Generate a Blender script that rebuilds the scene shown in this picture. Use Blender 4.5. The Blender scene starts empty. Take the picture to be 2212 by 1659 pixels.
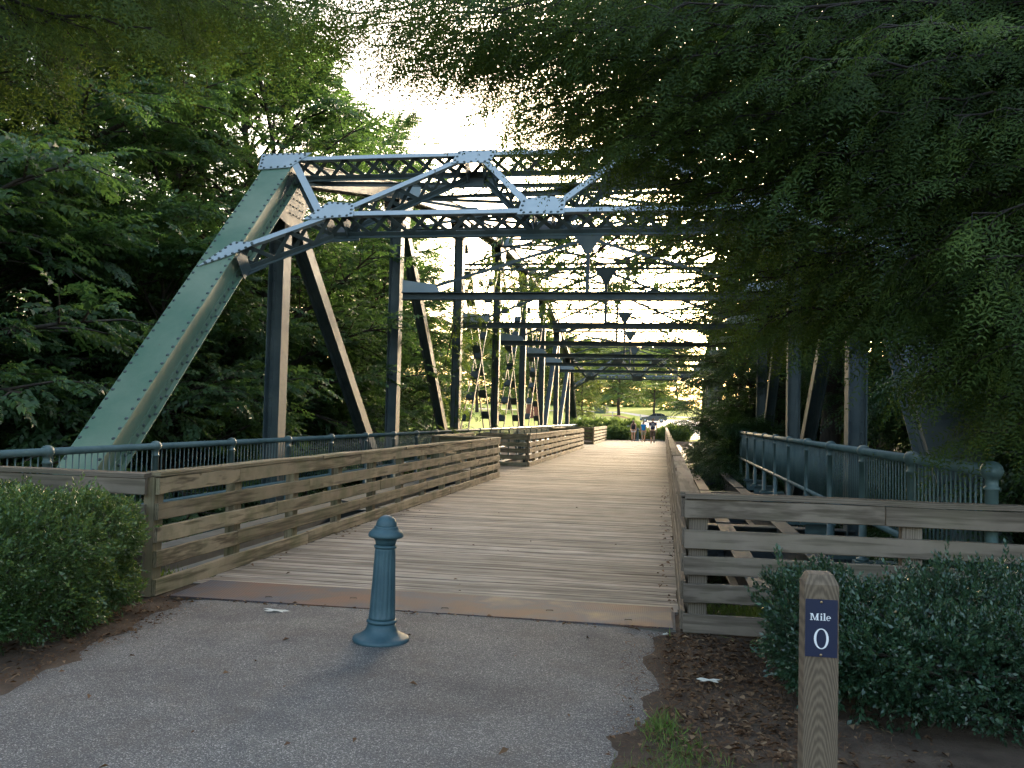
import bpy, math, random
import numpy as np
from mathutils import Matrix, Vector

# ------------------------------------------------------------------ camera
SC = bpy.context.scene
COL = SC.collection
F, CX, CY, CAMH = 1880.0, 1106.0, 829.5, 1.62
ROLL, YAW, PITCH = 0.024, math.atan(329 / F), math.atan(70.5 / F)
fwd = Vector((-math.sin(YAW) * math.cos(PITCH), math.cos(YAW) * math.cos(PITCH), math.sin(PITCH)))
r0 = Vector((math.cos(YAW), math.sin(YAW), 0.0))
u0 = r0.cross(fwd)
rt = r0 * math.cos(ROLL) + u0 * math.sin(ROLL)
up = -r0 * math.sin(ROLL) + u0 * math.cos(ROLL)
cd = bpy.data.cameras.new('camera')
cam = bpy.data.objects.new('camera', cd)
COL.objects.link(cam)
cd.sensor_width = 36.0
cd.lens = 36.0 * F / 2212.0
cd.clip_start, cd.clip_end = 0.05, 3000.0
M = Matrix((rt, up, -fwd)).transposed().to_4x4()
M.translation = (0, 0, CAMH)
cam.matrix_world = M
SC.camera = cam

# ------------------------------------------------------------------ sky, sun, exposure
SUN_EL, SUN_AZ = math.radians(13.0), math.radians(10.0)      # azimuth measured from +Y towards +X
W = bpy.data.worlds.new('World')
SC.world = W
W.use_nodes = True
wn = W.node_tree
sky = wn.nodes.new('ShaderNodeTexSky')
sky.sky_type = 'NISHITA'
sky.sun_disc = False
sky.sun_elevation = SUN_EL
sky.sun_rotation = SUN_AZ
sky.air_density = 1.0
sky.dust_density = 6.0
sky.ozone_density = 0.4
bg = wn.nodes['Background']
bg.inputs['Strength'].default_value = 0.15
wn.links.new(sky.outputs[0], bg.inputs['Color'])
sd = bpy.data.lights.new('sun', 'SUN')
sd.energy = 0.85
sd.angle = math.radians(14.0)
sd.color = (1.0, 0.88, 0.74)
sun = bpy.data.objects.new('sun', sd)
COL.objects.link(sun)
sdir = Vector((math.sin(SUN_AZ) * math.cos(SUN_EL), math.cos(SUN_AZ) * math.cos(SUN_EL), math.sin(SUN_EL)))
sun.rotation_euler = sdir.to_track_quat('Z', 'Y').to_euler()
vs = SC.view_settings
vs.view_transform = 'Standard'
vs.look = 'None'
vs.gamma = 1.0
vs.use_curve_mapping = False
vs.exposure = 2.8
SC.cycles.max_bounces = 8
SC.cycles.diffuse_bounces = 4
SC.cycles.glossy_bounces = 2
SC.cycles.transmission_bounces = 5
SC.cycles.transparent_max_bounces = 4
SC.cycles.use_denoising = True
SC.cycles.use_adaptive_sampling = True
SC.cycles.adaptive_threshold = 0.02
SC.cycles.caustics_reflective = False
SC.cycles.caustics_refractive = False

random.seed(4)
RNG = np.random.default_rng(11)
PI = math.pi


def proj(P):
    v = Vector(P) - Vector((0, 0, CAMH))
    d = v.dot(fwd)
    return CX + F * v.dot(rt) / d, CY - F * v.dot(up) / d, d


def ray(x, y):
    return fwd + rt * ((x - CX) / F) - up * ((y - CY) / F)


def at_y(x, y, Y):
    r = ray(x, y)
    return Vector((0, 0, CAMH)) + r * (Y / r.y)


def sstep(a, b, x):
    t = np.clip((x - a) / (b - a), 0, 1)
    return t * t * (3 - 2 * t)


# ------------------------------------------------------------------ materials
def mat(name):
    m = bpy.data.materials.new(name)
    m.use_nodes = True
    nt = m.node_tree
    return m, nt, nt.nodes, nt.links, nt.nodes['Principled BSDF']


def nd(ns, t, **kw):
    n = ns.new(t)
    for k, v in kw.items():
        setattr(n, k, v)
    return n


def ramp(ns, pts):
    r = ns.new('ShaderNodeValToRGB')
    e = r.color_ramp.elements
    while len(e) < len(pts):
        e.new(0.5)
    for i, (p, c) in enumerate(pts):
        e[i].position = p
        e[i].color = (c[0], c[1], c[2], 1)
    return r


def noise(ns, ls, vec, scale, detail=4, rough=0.55):
    n = ns.new('ShaderNodeTexNoise')
    n.inputs['Scale'].default_value = scale
    n.inputs['Detail'].default_value = detail
    n.inputs['Roughness'].default_value = rough
    if vec is not None:
        ls.new(vec, n.inputs['Vector'])
    return n


def mixc(ns, ls, a, b, f, mode='MIX'):
    m = nd(ns, 'ShaderNodeMix', data_type='RGBA', blend_type=mode)
    for sock, v in ((m.inputs[0], f), (m.inputs[6], a), (m.inputs[7], b)):
        if hasattr(v, 'is_output'):
            ls.new(v, sock)
        elif isinstance(v, (int, float)):
            sock.default_value = v
        else:
            sock.default_value = (v[0], v[1], v[2], 1)
    return m.outputs[2]


def bump(ns, ls, h, strength, dist, bsdf):
    b = ns.new('ShaderNodeBump')
    b.inputs['Strength'].default_value = strength
    b.inputs['Distance'].default_value = dist
    ls.new(h, b.inputs['Height'])
    ls.new(b.outputs[0], bsdf.inputs['Normal'])


def m_paint(name, c1, c2, rough=0.5, rust=0.5, scale=1.6):
    m, nt, ns, ls, B = mat(name)
    geo = ns.new('ShaderNodeNewGeometry')
    n1 = noise(ns, ls, geo.outputs['Position'], scale, 6, 0.6)
    r1 = ramp(ns, [(0.32, c1), (0.68, c2)])
    ls.new(n1.outputs['Fac'], r1.inputs[0])
    n2 = noise(ns, ls, geo.outputs['Position'], 9.0, 8, 0.65)
    r2 = ramp(ns, [(0.0, (0, 0, 0)), (0.66, (0, 0, 0)), (0.74, (1, 1, 1))])
    ls.new(n2.outputs['Fac'], r2.inputs[0])
    sc = nd(ns, 'ShaderNodeMath', operation='MULTIPLY')
    ls.new(r2.outputs[0], sc.inputs[0])
    sc.inputs[1].default_value = rust
    c = mixc(ns, ls, r1.outputs[0], (0.13, 0.075, 0.04), sc.outputs[0])
    n3 = noise(ns, ls, geo.outputs['Position'], 40.0, 4, 0.6)
    c = mixc(ns, ls, c, n3.outputs['Color'], 0.05, 'OVERLAY')
    ls.new(c, B.inputs['Base Color'])
    rr = nd(ns, 'ShaderNodeMapRange')
    ls.new(n2.outputs['Fac'], rr.inputs[0])
    rr.inputs[3].default_value = rough - 0.12
    rr.inputs[4].default_value = rough + 0.25
    ls.new(rr.outputs[0], B.inputs['Roughness'])
    bump(ns, ls, n3.outputs['Fac'], 0.25, 0.004, B)
    return m


def m_wood(name, ca, cb, moss=0.0, scale=1.0, knots=True, grain=1.0):
    """boards run along their own local X"""
    m, nt, ns, ls, B = mat(name)
    tc = ns.new('ShaderNodeTexCoord')
    oi = ns.new('ShaderNodeObjectInfo')
    off = nd(ns, 'ShaderNodeVectorMath', operation='SCALE')
    cmb = ns.new('ShaderNodeCombineXYZ')
    for k, f in ((0, 37.0), (1, 17.0), (2, 53.0)):
        mm = nd(ns, 'ShaderNodeMath', operation='MULTIPLY')
        ls.new(oi.outputs['Random'], mm.inputs[0])
        mm.inputs[1].default_value = f
        ls.new(mm.outputs[0], cmb.inputs[k])
    add = nd(ns, 'ShaderNodeVectorMath', operation='ADD')
    ls.new(tc.outputs['Object'], add.inputs[0])
    ls.new(cmb.outputs[0], add.inputs[1])
    mp = ns.new('ShaderNodeMapping')
    mp.inputs['Scale'].default_value = (1.3 * scale, 36 * scale, 36 * scale)
    ls.new(add.outputs[0], mp.inputs[0])
    n1 = noise(ns, ls, mp.outputs[0], 1.0, 5, 0.6)
    wv = nd(ns, 'ShaderNodeTexWave', wave_type='BANDS', bands_direction='Z')
    mp2 = ns.new('ShaderNodeMapping')
    mp2.inputs['Scale'].default_value = (0.35 * scale, 5 * scale, 9 * scale)
    ls.new(add.outputs[0], mp2.inputs[0])
    ls.new(mp2.outputs[0], wv.inputs['Vector'])
    wv.inputs['Scale'].default_value = 2.2
    wv.inputs['Distortion'].default_value = 7.0
    wv.inputs['Detail'].default_value = 3.0
    wv.inputs['Detail Scale'].default_value = 1.2
    g = nd(ns, 'ShaderNodeMath', operation='MULTIPLY_ADD')
    ls.new(wv.outputs['Fac'], g.inputs[0])
    g.inputs[1].default_value = 0.42 * grain
    hm = nd(ns, 'ShaderNodeMath', operation='MULTIPLY')
    ls.new(n1.outputs['Fac'], hm.inputs[0])
    hm.inputs[1].default_value = 0.75
    ls.new(hm.outputs[0], g.inputs[2])
    r1 = ramp(ns, [(0.28, ca), (0.66, cb)])
    ls.new(g.outputs[0], r1.inputs[0])
    c = r1.outputs[0]
    # board-to-board tone
    hsv = ns.new('ShaderNodeHueSaturation')
    mr = nd(ns, 'ShaderNodeMapRange')
    ls.new(oi.outputs['Random'], mr.inputs[0])
    mr.inputs[3].default_value = 0.78
    mr.inputs[4].default_value = 1.2
    ls.new(mr.outputs[0], hsv.inputs['Value'])
    ls.new(c, hsv.inputs['Color'])
    c = hsv.outputs[0]
    geo = ns.new('ShaderNodeNewGeometry')
    # weather stains with a shape of their own
    n4 = noise(ns, ls, geo.outputs['Position'], 1.7, 6, 0.62)
    r4 = ramp(ns, [(0.40, (0, 0, 0)), (0.66, (1, 1, 1))])
    ls.new(n4.outputs['Fac'], r4.inputs[0])
    f4 = nd(ns, 'ShaderNodeMath', operation='MULTIPLY')
    ls.new(r4.outputs[0], f4.inputs[0])
    f4.inputs[1].default_value = 0.35
    c = mixc(ns, ls, c, (ca[0] * 0.55, ca[1] * 0.55, ca[2] * 0.5), f4.outputs[0])
    if moss > 0:
        n5 = noise(ns, ls, geo.outputs['Position'], 2.6, 6, 0.65)
        r5 = ramp(ns, [(0.42, (0, 0, 0)), (0.64, (1, 1, 1))])
        ls.new(n5.outputs['Fac'], r5.inputs[0])
        f5 = nd(ns, 'ShaderNodeMath', operation='MULTIPLY')
        ls.new(r5.outputs[0], f5.inputs[0])
        f5.inputs[1].default_value = moss
        c = mixc(ns, ls, c, (0.085, 0.10, 0.035), f5.outputs[0])
    if knots:
        vo = ns.new('ShaderNodeTexVoronoi')
        mp3 = ns.new('ShaderNodeMapping')
        mp3.inputs['Scale'].default_value = (1.6, 5.5, 5.5)
        ls.new(add.outputs[0], mp3.inputs[0])
        ls.new(mp3.outputs[0], vo.inputs['Vector'])
        vo.inputs['Scale'].default_value = 0.8
        rk = ramp(ns, [(0.05, (1, 1, 1)), (0.12, (0, 0, 0))])
        ls.new(vo.outputs['Distance'], rk.inputs[0])
        fk = nd(ns, 'ShaderNodeMath', operation='MULTIPLY')
        ls.new(rk.outputs[0], fk.inputs[0])
        fk.inputs[1].default_value = 0.75
        c = mixc(ns, ls, c, (0.05, 0.03, 0.018), fk.outputs[0])
    ls.new(c, B.inputs['Base Color'])
    B.inputs['Roughness'].default_value = 0.82
    B.inputs['Specular IOR Level'].default_value = 0.25
    bump(ns, ls, g.outputs[0], 0.5, 0.004, B)
    return m


def m_leaf(name, c1, c2, c3, trans=0.35, rough=0.45, spec=0.4, tcol=None):
    m, nt, ns, ls, B = mat(name)
    at = ns.new('ShaderNodeAttribute')
    at.attribute_name = 'tint'
    r = ramp(ns, [(0.0, c1), (0.6, c2), (1.0, c3)])
    ls.new(at.outputs['Fac'], r.inputs[0])
    ls.new(r.outputs[0], B.inputs['Base Color'])
    B.inputs['Roughness'].default_value = rough
    B.inputs['Specular IOR Level'].default_value = spec
    tr = ns.new('ShaderNodeBsdfTranslucent')
    tc = mixc(ns, ls, r.outputs[0], tcol or (0.22, 0.30, 0.03), 0.55)
    ls.new(tc, tr.inputs['Color'])
    mx = ns.new('ShaderNodeMixShader')
    mx.inputs[0].default_value = trans
    ls.new(B.outputs[0], mx.inputs[1])
    ls.new(tr.outputs[0], mx.inputs[2])
    ls.new(mx.outputs[0], ns['Material Output'].inputs['Surface'])
    return m


def m_plain(name, col, rough=0.6, metal=0.0, var=0.12, scale=8.0, spec=0.5, coat=0.0):
    m, nt, ns, ls, B = mat(name)
    geo = ns.new('ShaderNodeNewGeometry')
    n1 = noise(ns, ls, geo.outputs['Position'], scale, 5, 0.6)
    r = ramp(ns, [(0.3, tuple(c * (1 - var) for c in col)), (0.7, tuple(min(1, c * (1 + var)) for c in col))])
    ls.new(n1.outputs['Fac'], r.inputs[0])
    ls.new(r.outputs[0], B.inputs['Base Color'])
    B.inputs['Roughness'].default_value = rough
    B.inputs['Metallic'].default_value = metal
    B.inputs['Specular IOR Level'].default_value = spec
    B.inputs['Coat Weight'].default_value = coat
    return m


def m_bark(name, a, b):
    m, nt, ns, ls, B = mat(name)
    geo = ns.new('ShaderNodeNewGeometry')
    mp = ns.new('ShaderNodeMapping')
    mp.inputs['Scale'].default_value = (14, 14, 2.5)
    ls.new(geo.outputs['Position'], mp.inputs[0])
    n1 = noise(ns, ls, mp.outputs[0], 1.0, 6, 0.65)
    r = ramp(ns, [(0.3, a), (0.7, b)])
    ls.new(n1.outputs['Fac'], r.inputs[0])
    ls.new(r.outputs[0], B.inputs['Base Color'])
    B.inputs['Roughness'].default_value = 0.9
    bump(ns, ls, n1.outputs['Fac'], 0.8, 0.02, B)
    return m


def m_asphalt():
    m, nt, ns, ls, B = mat('asphalt')
    geo = ns.new('ShaderNodeNewGeometry')
    P = geo.outputs['Position']
    v = ns.new('ShaderNodeTexVoronoi')
    v.inputs['Scale'].default_value = 190.0
    ls.new(P, v.inputs['Vector'])
    sep = nd(ns, 'ShaderNodeSeparateColor')
    ls.new(v.outputs['Color'], sep.inputs[0])
    r = ramp(ns, [(0.0, (0.062, 0.059, 0.055)), (0.55, (0.115, 0.111, 0.105)), (0.86, (0.175, 0.168, 0.156)), (1.0, (0.40, 0.38, 0.35))])
    ls.new(sep.outputs[0], r.inputs[0])
    n1 = noise(ns, ls, P, 0.9, 6, 0.6)
    r1 = ramp(ns, [(0.34, (0.62, 0.61, 0.61)), (0.5, (0.92, 0.91, 0.9)), (0.68, (1.16, 1.13, 1.08))])
    ls.new(n1.outputs['Fac'], r1.inputs[0])
    c = mixc(ns, ls, r.outputs[0], r1.outputs[0], 1.0, 'MULTIPLY')
    n2 = noise(ns, ls, P, 260.0, 3, 0.7)
    c = mixc(ns, ls, c, n2.outputs['Color'], 0.10, 'OVERLAY')
    n3 = noise(ns, ls, P, 2.4, 7, 0.7)
    r3 = ramp(ns, [(0.50, (0, 0, 0)), (0.74, (0.5, 0.5, 0.5))])
    ls.new(n3.outputs['Fac'], r3.inputs[0])
    c = mixc(ns, ls, c, (0.10, 0.078, 0.058), r3.outputs[0])
    n5 = noise(ns, ls, P, 0.55, 5, 0.65)
    r5 = ramp(ns, [(0.56, (0, 0, 0)), (0.63, (0.42, 0.42, 0.42))])
    ls.new(n5.outputs['Fac'], r5.inputs[0])
    c = mixc(ns, ls, c, (0.05, 0.05, 0.052), r5.outputs[0])
    ls.new(c, B.inputs['Base Color'])
    B.inputs['Roughness'].default_value = 0.85
    B.inputs['Specular IOR Level'].default_value = 0.35
    bump(ns, ls, v.outputs['Distance'], 0.5, 0.004, B)
    return m


def m_ground():
    m, nt, ns, ls, B = mat('ground_cover')
    geo = ns.new('ShaderNodeNewGeometry')
    P = geo.outputs['Position']
    n1 = noise(ns, ls, P, 2.2, 8, 0.65)
    dirt = ramp(ns, [(0.28, (0.040, 0.030, 0.022)), (0.5, (0.086, 0.063, 0.046)), (0.75, (0.16, 0.12, 0.086))])
    ls.new(n1.outputs['Fac'], dirt.inputs[0])
    n1b = noise(ns, ls, P, 55.0, 4, 0.7)
    dc = mixc(ns, ls, dirt.outputs[0], n1b.outputs['Color'], 0.18, 'OVERLAY')
    n2 = noise(ns, ls, P, 0.35, 6, 0.6)
    grass = ramp(ns, [(0.3, (0.23, 0.29, 0.05)), (0.7, (0.37, 0.40, 0.10))])
    ls.new(n2.outputs['Fac'], grass.inputs[0])
    n2b = noise(ns, ls, P, 9.0, 5, 0.7)
    gc = mixc(ns, ls, grass.outputs[0], n2b.outputs['Color'], 0.14, 'OVERLAY')
    # the lawn lies beyond the far bank
    sx = ns.new('ShaderNodeSeparateXYZ')
    ls.new(P, sx.inputs[0])
    wob = nd(ns, 'ShaderNodeMath', operation='MULTIPLY_ADD')
    ls.new(n2.outputs['Fac'], wob.inputs[0])
    wob.inputs[1].default_value = 6.0
    ls.new(sx.outputs[1], wob.inputs[2])
    mr = nd(ns, 'ShaderNodeMapRange')
    ls.new(wob.outputs[0], mr.inputs[0])
    mr.inputs[1].default_value = 72.0
    mr.inputs[2].default_value = 76.0
    c = mixc(ns, ls, dc, gc, mr.outputs[0])
    ls.new(c, B.inputs['Base Color'])
    B.inputs['Roughness'].default_value = 0.95
    B.inputs['Specular IOR Level'].default_value = 0.1
    bump(ns, ls, n1b.outputs['Fac'], 0.7, 0.03, B)
    return m


def m_plate():
    m, nt, ns, ls, B = mat('rusty_tread_plate')
    geo = ns.new('ShaderNodeNewGeometry')
    P = geo.outputs['Position']
    n1 = noise(ns, ls, P, 1.3, 6, 0.6)
    r = ramp(ns, [(0.33, (0.12, 0.058, 0.036)), (0.46, (0.085, 0.058, 0.048)), (0.56, (0.055, 0.060, 0.075)), (0.70, (0.17, 0.125, 0.085))])
    ls.new(n1.outputs['Fac'], r.inputs[0])
    n2 = noise(ns, ls, P, 45, 5, 0.7)
    c = mixc(ns, ls, r.outputs[0], n2.outputs['Color'], 0.2, 'OVERLAY')
    ls.new(c, B.inputs['Base Color'])
    B.inputs['Metallic'].default_value = 0.0
    B.inputs['Specular IOR Level'].default_value = 0.3
    B.inputs['Roughness'].default_value = 0.7
    ck = ns.new('ShaderNodeTexWave')
    ck.inputs['Scale'].default_value = 14
    mp = ns.new('ShaderNodeMapping')
    mp.inputs['Rotation'].default_value = (0, 0, 0.785)
    ls.new(P, mp.inputs[0])
    ls.new(mp.outputs[0], ck.inputs['Vector'])
    ck2 = ns.new('ShaderNodeTexWave')
    ck2.inputs['Scale'].default_value = 14
    mp2 = ns.new('ShaderNodeMapping')
    mp2.inputs['Rotation'].default_value = (0, 0, -0.785)
    ls.new(P, mp2.inputs[0])
    ls.new(mp2.outputs[0], ck2.inputs['Vector'])
    mu = nd(ns, 'ShaderNodeMath', operation='MULTIPLY')
    ls.new(ck.outputs['Fac'], mu.inputs[0])
    ls.new(ck2.outputs['Fac'], mu.inputs[1])
    bump(ns, ls, mu.outputs[0], 0.5, 0.004, B)
    return m


MT = {
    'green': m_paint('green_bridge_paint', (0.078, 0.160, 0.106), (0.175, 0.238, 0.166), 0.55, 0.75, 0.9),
    'blue': m_paint('pale_blue_lit_bridge_paint', (0.285, 0.345, 0.37), (0.35, 0.41, 0.43), 0.5, 0.6),  # pale blue paint with the sky light on front faces put into it
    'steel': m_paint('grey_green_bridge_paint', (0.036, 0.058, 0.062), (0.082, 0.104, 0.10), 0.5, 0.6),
    'rail': m_paint('teal_rail_paint', (0.050, 0.095, 0.095), (0.098, 0.150, 0.145), 0.45, 0.55, 3.0),
    'bollard': m_paint('teal_bollard_paint', (0.022, 0.060, 0.076), (0.042, 0.092, 0.108), 0.50, 0.22, 7.0),
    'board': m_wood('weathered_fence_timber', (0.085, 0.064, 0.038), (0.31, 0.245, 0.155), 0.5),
    'board_grey': m_wood('shaded_grey_fence_timber', (0.085, 0.066, 0.048), (0.19, 0.15, 0.115), 0.15),  # darker copy of the fence timber, shade put into its colour
    'plank': m_wood('worn_deck_timber', (0.108, 0.087, 0.067), (0.33, 0.282, 0.225), 0.0, 1.0, False, 0.9),
    'post': m_wood('marker_post_timber', (0.075, 0.055, 0.038), (0.20, 0.15, 0.10), 0.0, 1.0, False, 1.2),
    'joist': m_plain('dark_deck_joist', (0.06, 0.05, 0.04), 0.9),
    'floor_steel': m_paint('shade_dark_floor_steel', (0.028, 0.038, 0.040), (0.070, 0.080, 0.076), 0.6, 0.7),  # darker copy of the bridge steel: shade put into the colour, plus rust
    'asphalt': m_asphalt(),
    'ground': m_ground(),
    'plate': m_plate(),
    'twig': m_bark('dark_twig_bark', (0.008, 0.006, 0.005), (0.028, 0.021, 0.016)),
    'bark': m_bark('grey_brown_bark', (0.022, 0.017, 0.013), (0.075, 0.06, 0.046)),
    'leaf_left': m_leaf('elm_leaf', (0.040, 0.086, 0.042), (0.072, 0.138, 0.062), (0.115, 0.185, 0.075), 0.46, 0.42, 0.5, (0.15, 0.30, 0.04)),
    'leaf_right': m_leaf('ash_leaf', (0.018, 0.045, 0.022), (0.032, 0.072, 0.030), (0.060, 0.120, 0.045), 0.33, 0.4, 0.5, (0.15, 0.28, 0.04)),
    'leaf_far': m_leaf('oak_leaf', (0.075, 0.135, 0.050), (0.115, 0.185, 0.070), (0.17, 0.24, 0.09), 0.42),
    'leaf_yellow': m_leaf('yellow_green_leaf', (0.10, 0.125, 0.035), (0.16, 0.18, 0.05), (0.22, 0.22, 0.07), 0.4),
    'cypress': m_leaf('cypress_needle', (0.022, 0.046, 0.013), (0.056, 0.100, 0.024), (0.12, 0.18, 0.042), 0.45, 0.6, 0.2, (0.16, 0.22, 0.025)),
    'hedge': m_leaf('hedge_leaf', (0.028, 0.068, 0.022), (0.056, 0.115, 0.034), (0.11, 0.175, 0.055), 0.28, 0.34, 0.5),
    'holly': m_leaf('holly_leaf', (0.014, 0.042, 0.022), (0.028, 0.070, 0.036), (0.060, 0.11, 0.06), 0.18, 0.28, 0.6),
    'vine': m_leaf('vine_leaf', (0.045, 0.095, 0.030), (0.075, 0.145, 0.045), (0.13, 0.20, 0.06), 0.45),
    'grass': m_leaf('grass_blade', (0.055, 0.11, 0.022), (0.09, 0.16, 0.035), (0.15, 0.21, 0.06), 0.35),
    'litter': m_leaf('dead_leaf', (0.06, 0.032, 0.018), (0.13, 0.075, 0.040), (0.28, 0.19, 0.11), 0.15, 0.8, 0.15, (0.2, 0.1, 0.04)),
}


# ------------------------------------------------------------------ mesh helpers
class MB:
    def __init__(s):
        s.v, s.f, s.smooth = [], [], False

    def poly(s, pts, faces):
        b = len(s.v)
        s.v.extend([tuple(p) for p in pts])
        s.f.extend([tuple(b + i for i in f) for f in faces])

    def hexa(s, c):
        s.poly(c, [(0, 3, 2, 1), (4, 5, 6, 7), (0, 1, 5, 4), (1, 2, 6, 5), (2, 3, 7, 6), (3, 0, 4, 7)])

    def box(s, x0, x1, y0, y1, z0, z1):
        s.hexa([(x0, y0, z0), (x1, y0, z0), (x1, y1, z0), (x0, y1, z0), (x0, y0, z1), (x1, y0, z1), (x1, y1, z1), (x0, y1, z1)])

    def bar(s, p, q, a, b0, b1, side, nrm, a0=None):
        """prism from p to q; spans -a..a (or a0..a) along side and b0..b1 along nrm"""
        p, q, sd_, n = Vector(p), Vector(q), Vector(side), Vector(nrm)
        lo = -a if a0 is None else a0
        c = []
        for e in (p, q):
            for (aa, bb) in ((lo, b0), (a, b0), (a, b1), (lo, b1)):
                c.append(e + sd_ * aa + n * bb)
        s.poly(c, [(0, 3, 2, 1), (4, 5, 6, 7), (0, 1, 5, 4), (1, 2, 6, 5), (2, 3, 7, 6), (3, 0, 4, 7)])

    def beam(s, p, q, w, h, upv=(0, 0, 1)):
        p, q = Vector(p), Vector(q)
        d = (q - p).normalized()
        sd_ = d.cross(Vector(upv))
        if sd_.length < 1e-4:
            sd_ = Vector((1, 0, 0))
        sd_.normalize()
        n = sd_.cross(d).normalized()
        s.bar(p, q, w / 2, -h / 2, h / 2, sd_, n)

    def tube(s, pts, radii, n=8, cap=True):
        b = len(s.v)
        pts = [Vector(p) for p in pts]
        prev = None
        for i, p in enumerate(pts):
            d = (pts[min(i + 1, len(pts) - 1)] - pts[max(i - 1, 0)])
            d = d.normalized() if d.length > 1e-9 else Vector((0, 0, 1))
            if prev is None:
                a = d.cross(Vector((0, 0, 1)))
                if a.length < 0.05:
                    a = d.cross(Vector((1, 0, 0)))
            else:
                a = prev - d * prev.dot(d)
            a.normalize()
            prev = a
            c = d.cross(a)
            for k in range(n):
                t = 2 * PI * k / n
                s.v.append(tuple(p + (a * math.cos(t) + c * math.sin(t)) * radii[i]))
        for i in range(len(pts) - 1):
            for k in range(n):
                k2 = (k + 1) % n
                s.f.append((b + i * n + k, b + i * n + k2, b + (i + 1) * n + k2, b + (i + 1) * n + k))
        if cap:
            s.f.append(tuple(b + k for k in reversed(range(n))))
            s.f.append(tuple(b + (len(pts) - 1) * n + k for k in range(n)))

    def lathe(s, prof, n=24, c=(0, 0, 0), rfn=None):
        b = len(s.v)
        for i, (r, z) in enumerate(prof):
            for k in range(n):
                t = 2 * PI * k / n
                rr = r * (rfn(i, t) if rfn else 1)
                s.v.append((c[0] + rr * math.cos(t), c[1] + rr * math.sin(t), c[2] + z))
        for i in range(len(prof) - 1):
            for k in range(n):
                k2 = (k + 1) % n
                s.f.append((b + i * n + k, b + i * n + k2, b + (i + 1) * n + k2, b + (i + 1) * n + k))
        s.f.append(tuple(b + k for k in reversed(range(n))))
        s.f.append(tuple(b + (len(prof) - 1) * n + k for k in range(n)))

    def prism(s, pts, n, t):
        """flat polygon extruded by t along n"""
        n = Vector(n)
        k = len(pts)
        P = [Vector(p) for p in pts] + [Vector(p) + n * t for p in pts]
        s.poly(P, [tuple(range(k)), tuple(range(2 * k - 1, k - 1, -1))] + [(i, (i + 1) % k, k + (i + 1) % k, k + i) for i in range(k)])

    def mesh(s, name, m, smooth=False):
        me = bpy.data.meshes.new(name)
        me.from_pydata(s.v, [], s.f)
        import bmesh
        bm = bmesh.new()
        bm.from_mesh(me)
        bmesh.ops.recalc_face_normals(bm, faces=bm.faces)
        bm.to_mesh(me)
        bm.free()
        if m:
            me.materials.append(MT[m] if isinstance(m, str) else m)
        if smooth:
            me.polygons.foreach_set('use_smooth', [True] * len(me.polygons))
        return me


def link(name, me, parent=None, loc=None, rot=None, scale=None):
    o = bpy.data.objects.new(name, me)
    COL.objects.link(o)
    if parent is not None:
        o.parent = parent
        pl = BASE.get(parent.name)
        if pl is not None:
            o.matrix_parent_inverse = pl
    if loc is not None:
        o.location = loc
    if rot is not None:
        o.rotation_euler = rot
    if scale is not None:
        o.scale = scale
    return o


BASE = {}


def tag(o, label, cat, group=None, kind=None):
    o['label'] = label
    if cat:
        o['category'] = cat
    if group:
        o['group'] = group
    if kind:
        o['kind'] = kind
    return o


def thing(name, loc, label, cat, group=None, kind=None):
    o = bpy.data.objects.new(name, None)
    COL.objects.link(o)
    o.empty_display_size = 0.2
    o.location = loc
    BASE[o.name] = Matrix.Translation(Vector(loc)).inverted()
    return tag(o, label, cat, group, kind)


def part(name, mb, m, parent, smooth=False, kind=None, label=None):
    o = link(name, mb.mesh(name, m, smooth), parent)
    if kind:
        o['kind'] = kind
    if label:
        o['label'] = label
    return o


# ------------------------------------------------------------------ terrain
def ground_h(x, y):
    x = np.asarray(x, float)
    y = np.asarray(y, float)
    side = np.abs(x + 2.1)
    start = 7.3 - 0.0 * side
    h = -3.6 * sstep(start, start + 9.0, y) * (1 - sstep(56.0, 68.0, y))
    h = h + 0.9 * sstep(9.0, 22.0, side) * sstep(start, start + 9.0, y) * (1 - sstep(56.0, 68.0, y))
    h = h + np.clip(y - 75.0, 0, 170) * 0.03 + np.clip(y - 245.0, 0, 1500) * 0.01 - 0.95 * sstep(-9, -2.5, x) * sstep(85, 125, y) * (1 - sstep(165, 200, y))
    rough = 0.10 * (np.sin(x * 0.9 + y * 0.35) + np.sin(y * 0.7 - x * 0.5)) * sstep(9, 14, y) * (1 - sstep(60, 66, y))
    fine = 0.006 * (np.sin(x * 7.1 + 1.3 * np.sin(y * 5.3)) + np.sin(y * 8.7 + x * 3.1)) * (1 - sstep(8, 12, y))
    return h + rough + fine - 0.012 - 0.03 * sstep(-3.5, -3.1, x) * (1 - sstep(-0.75, -0.4, x)) * (1 - sstep(6.6, 6.9, y))


def make_ground():
    def axis(a, mid0, mid1, b, fine, n):
        lo = mid0 - np.geomspace(1, 1 + (mid0 - a), n)[::-1] + 1
        hi = mid1 + np.geomspace(1, 1 + (b - mid1), n) - 1
        return np.unique(np.concatenate([lo, np.arange(mid0, mid1, fine), hi]))
    xs = axis(-900, -9, 6, 900, 0.14, 40)
    ys = axis(-300, 3.0, 14, 1800, 0.13, 70)
    X, Y = np.meshgrid(xs, ys)
    Z = ground_h(X, Y)
    v = np.stack([X, Y, Z], -1).reshape(-1, 3)
    nx, ny = len(xs), len(ys)
    i = np.arange(nx * ny).reshape(ny, nx)
    q = np.stack([i[:-1, :-1], i[:-1, 1:], i[1:, 1:], i[1:, :-1]], -1).reshape(-1, 4)
    me = quad_mesh('ground', v, q, MT['ground'], smooth=True)
    o = link('ground', me)
    tag(o, 'brown leaf-strewn earth banks rising to mown lawn beyond the bridge', 'ground', kind='structure')


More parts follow.
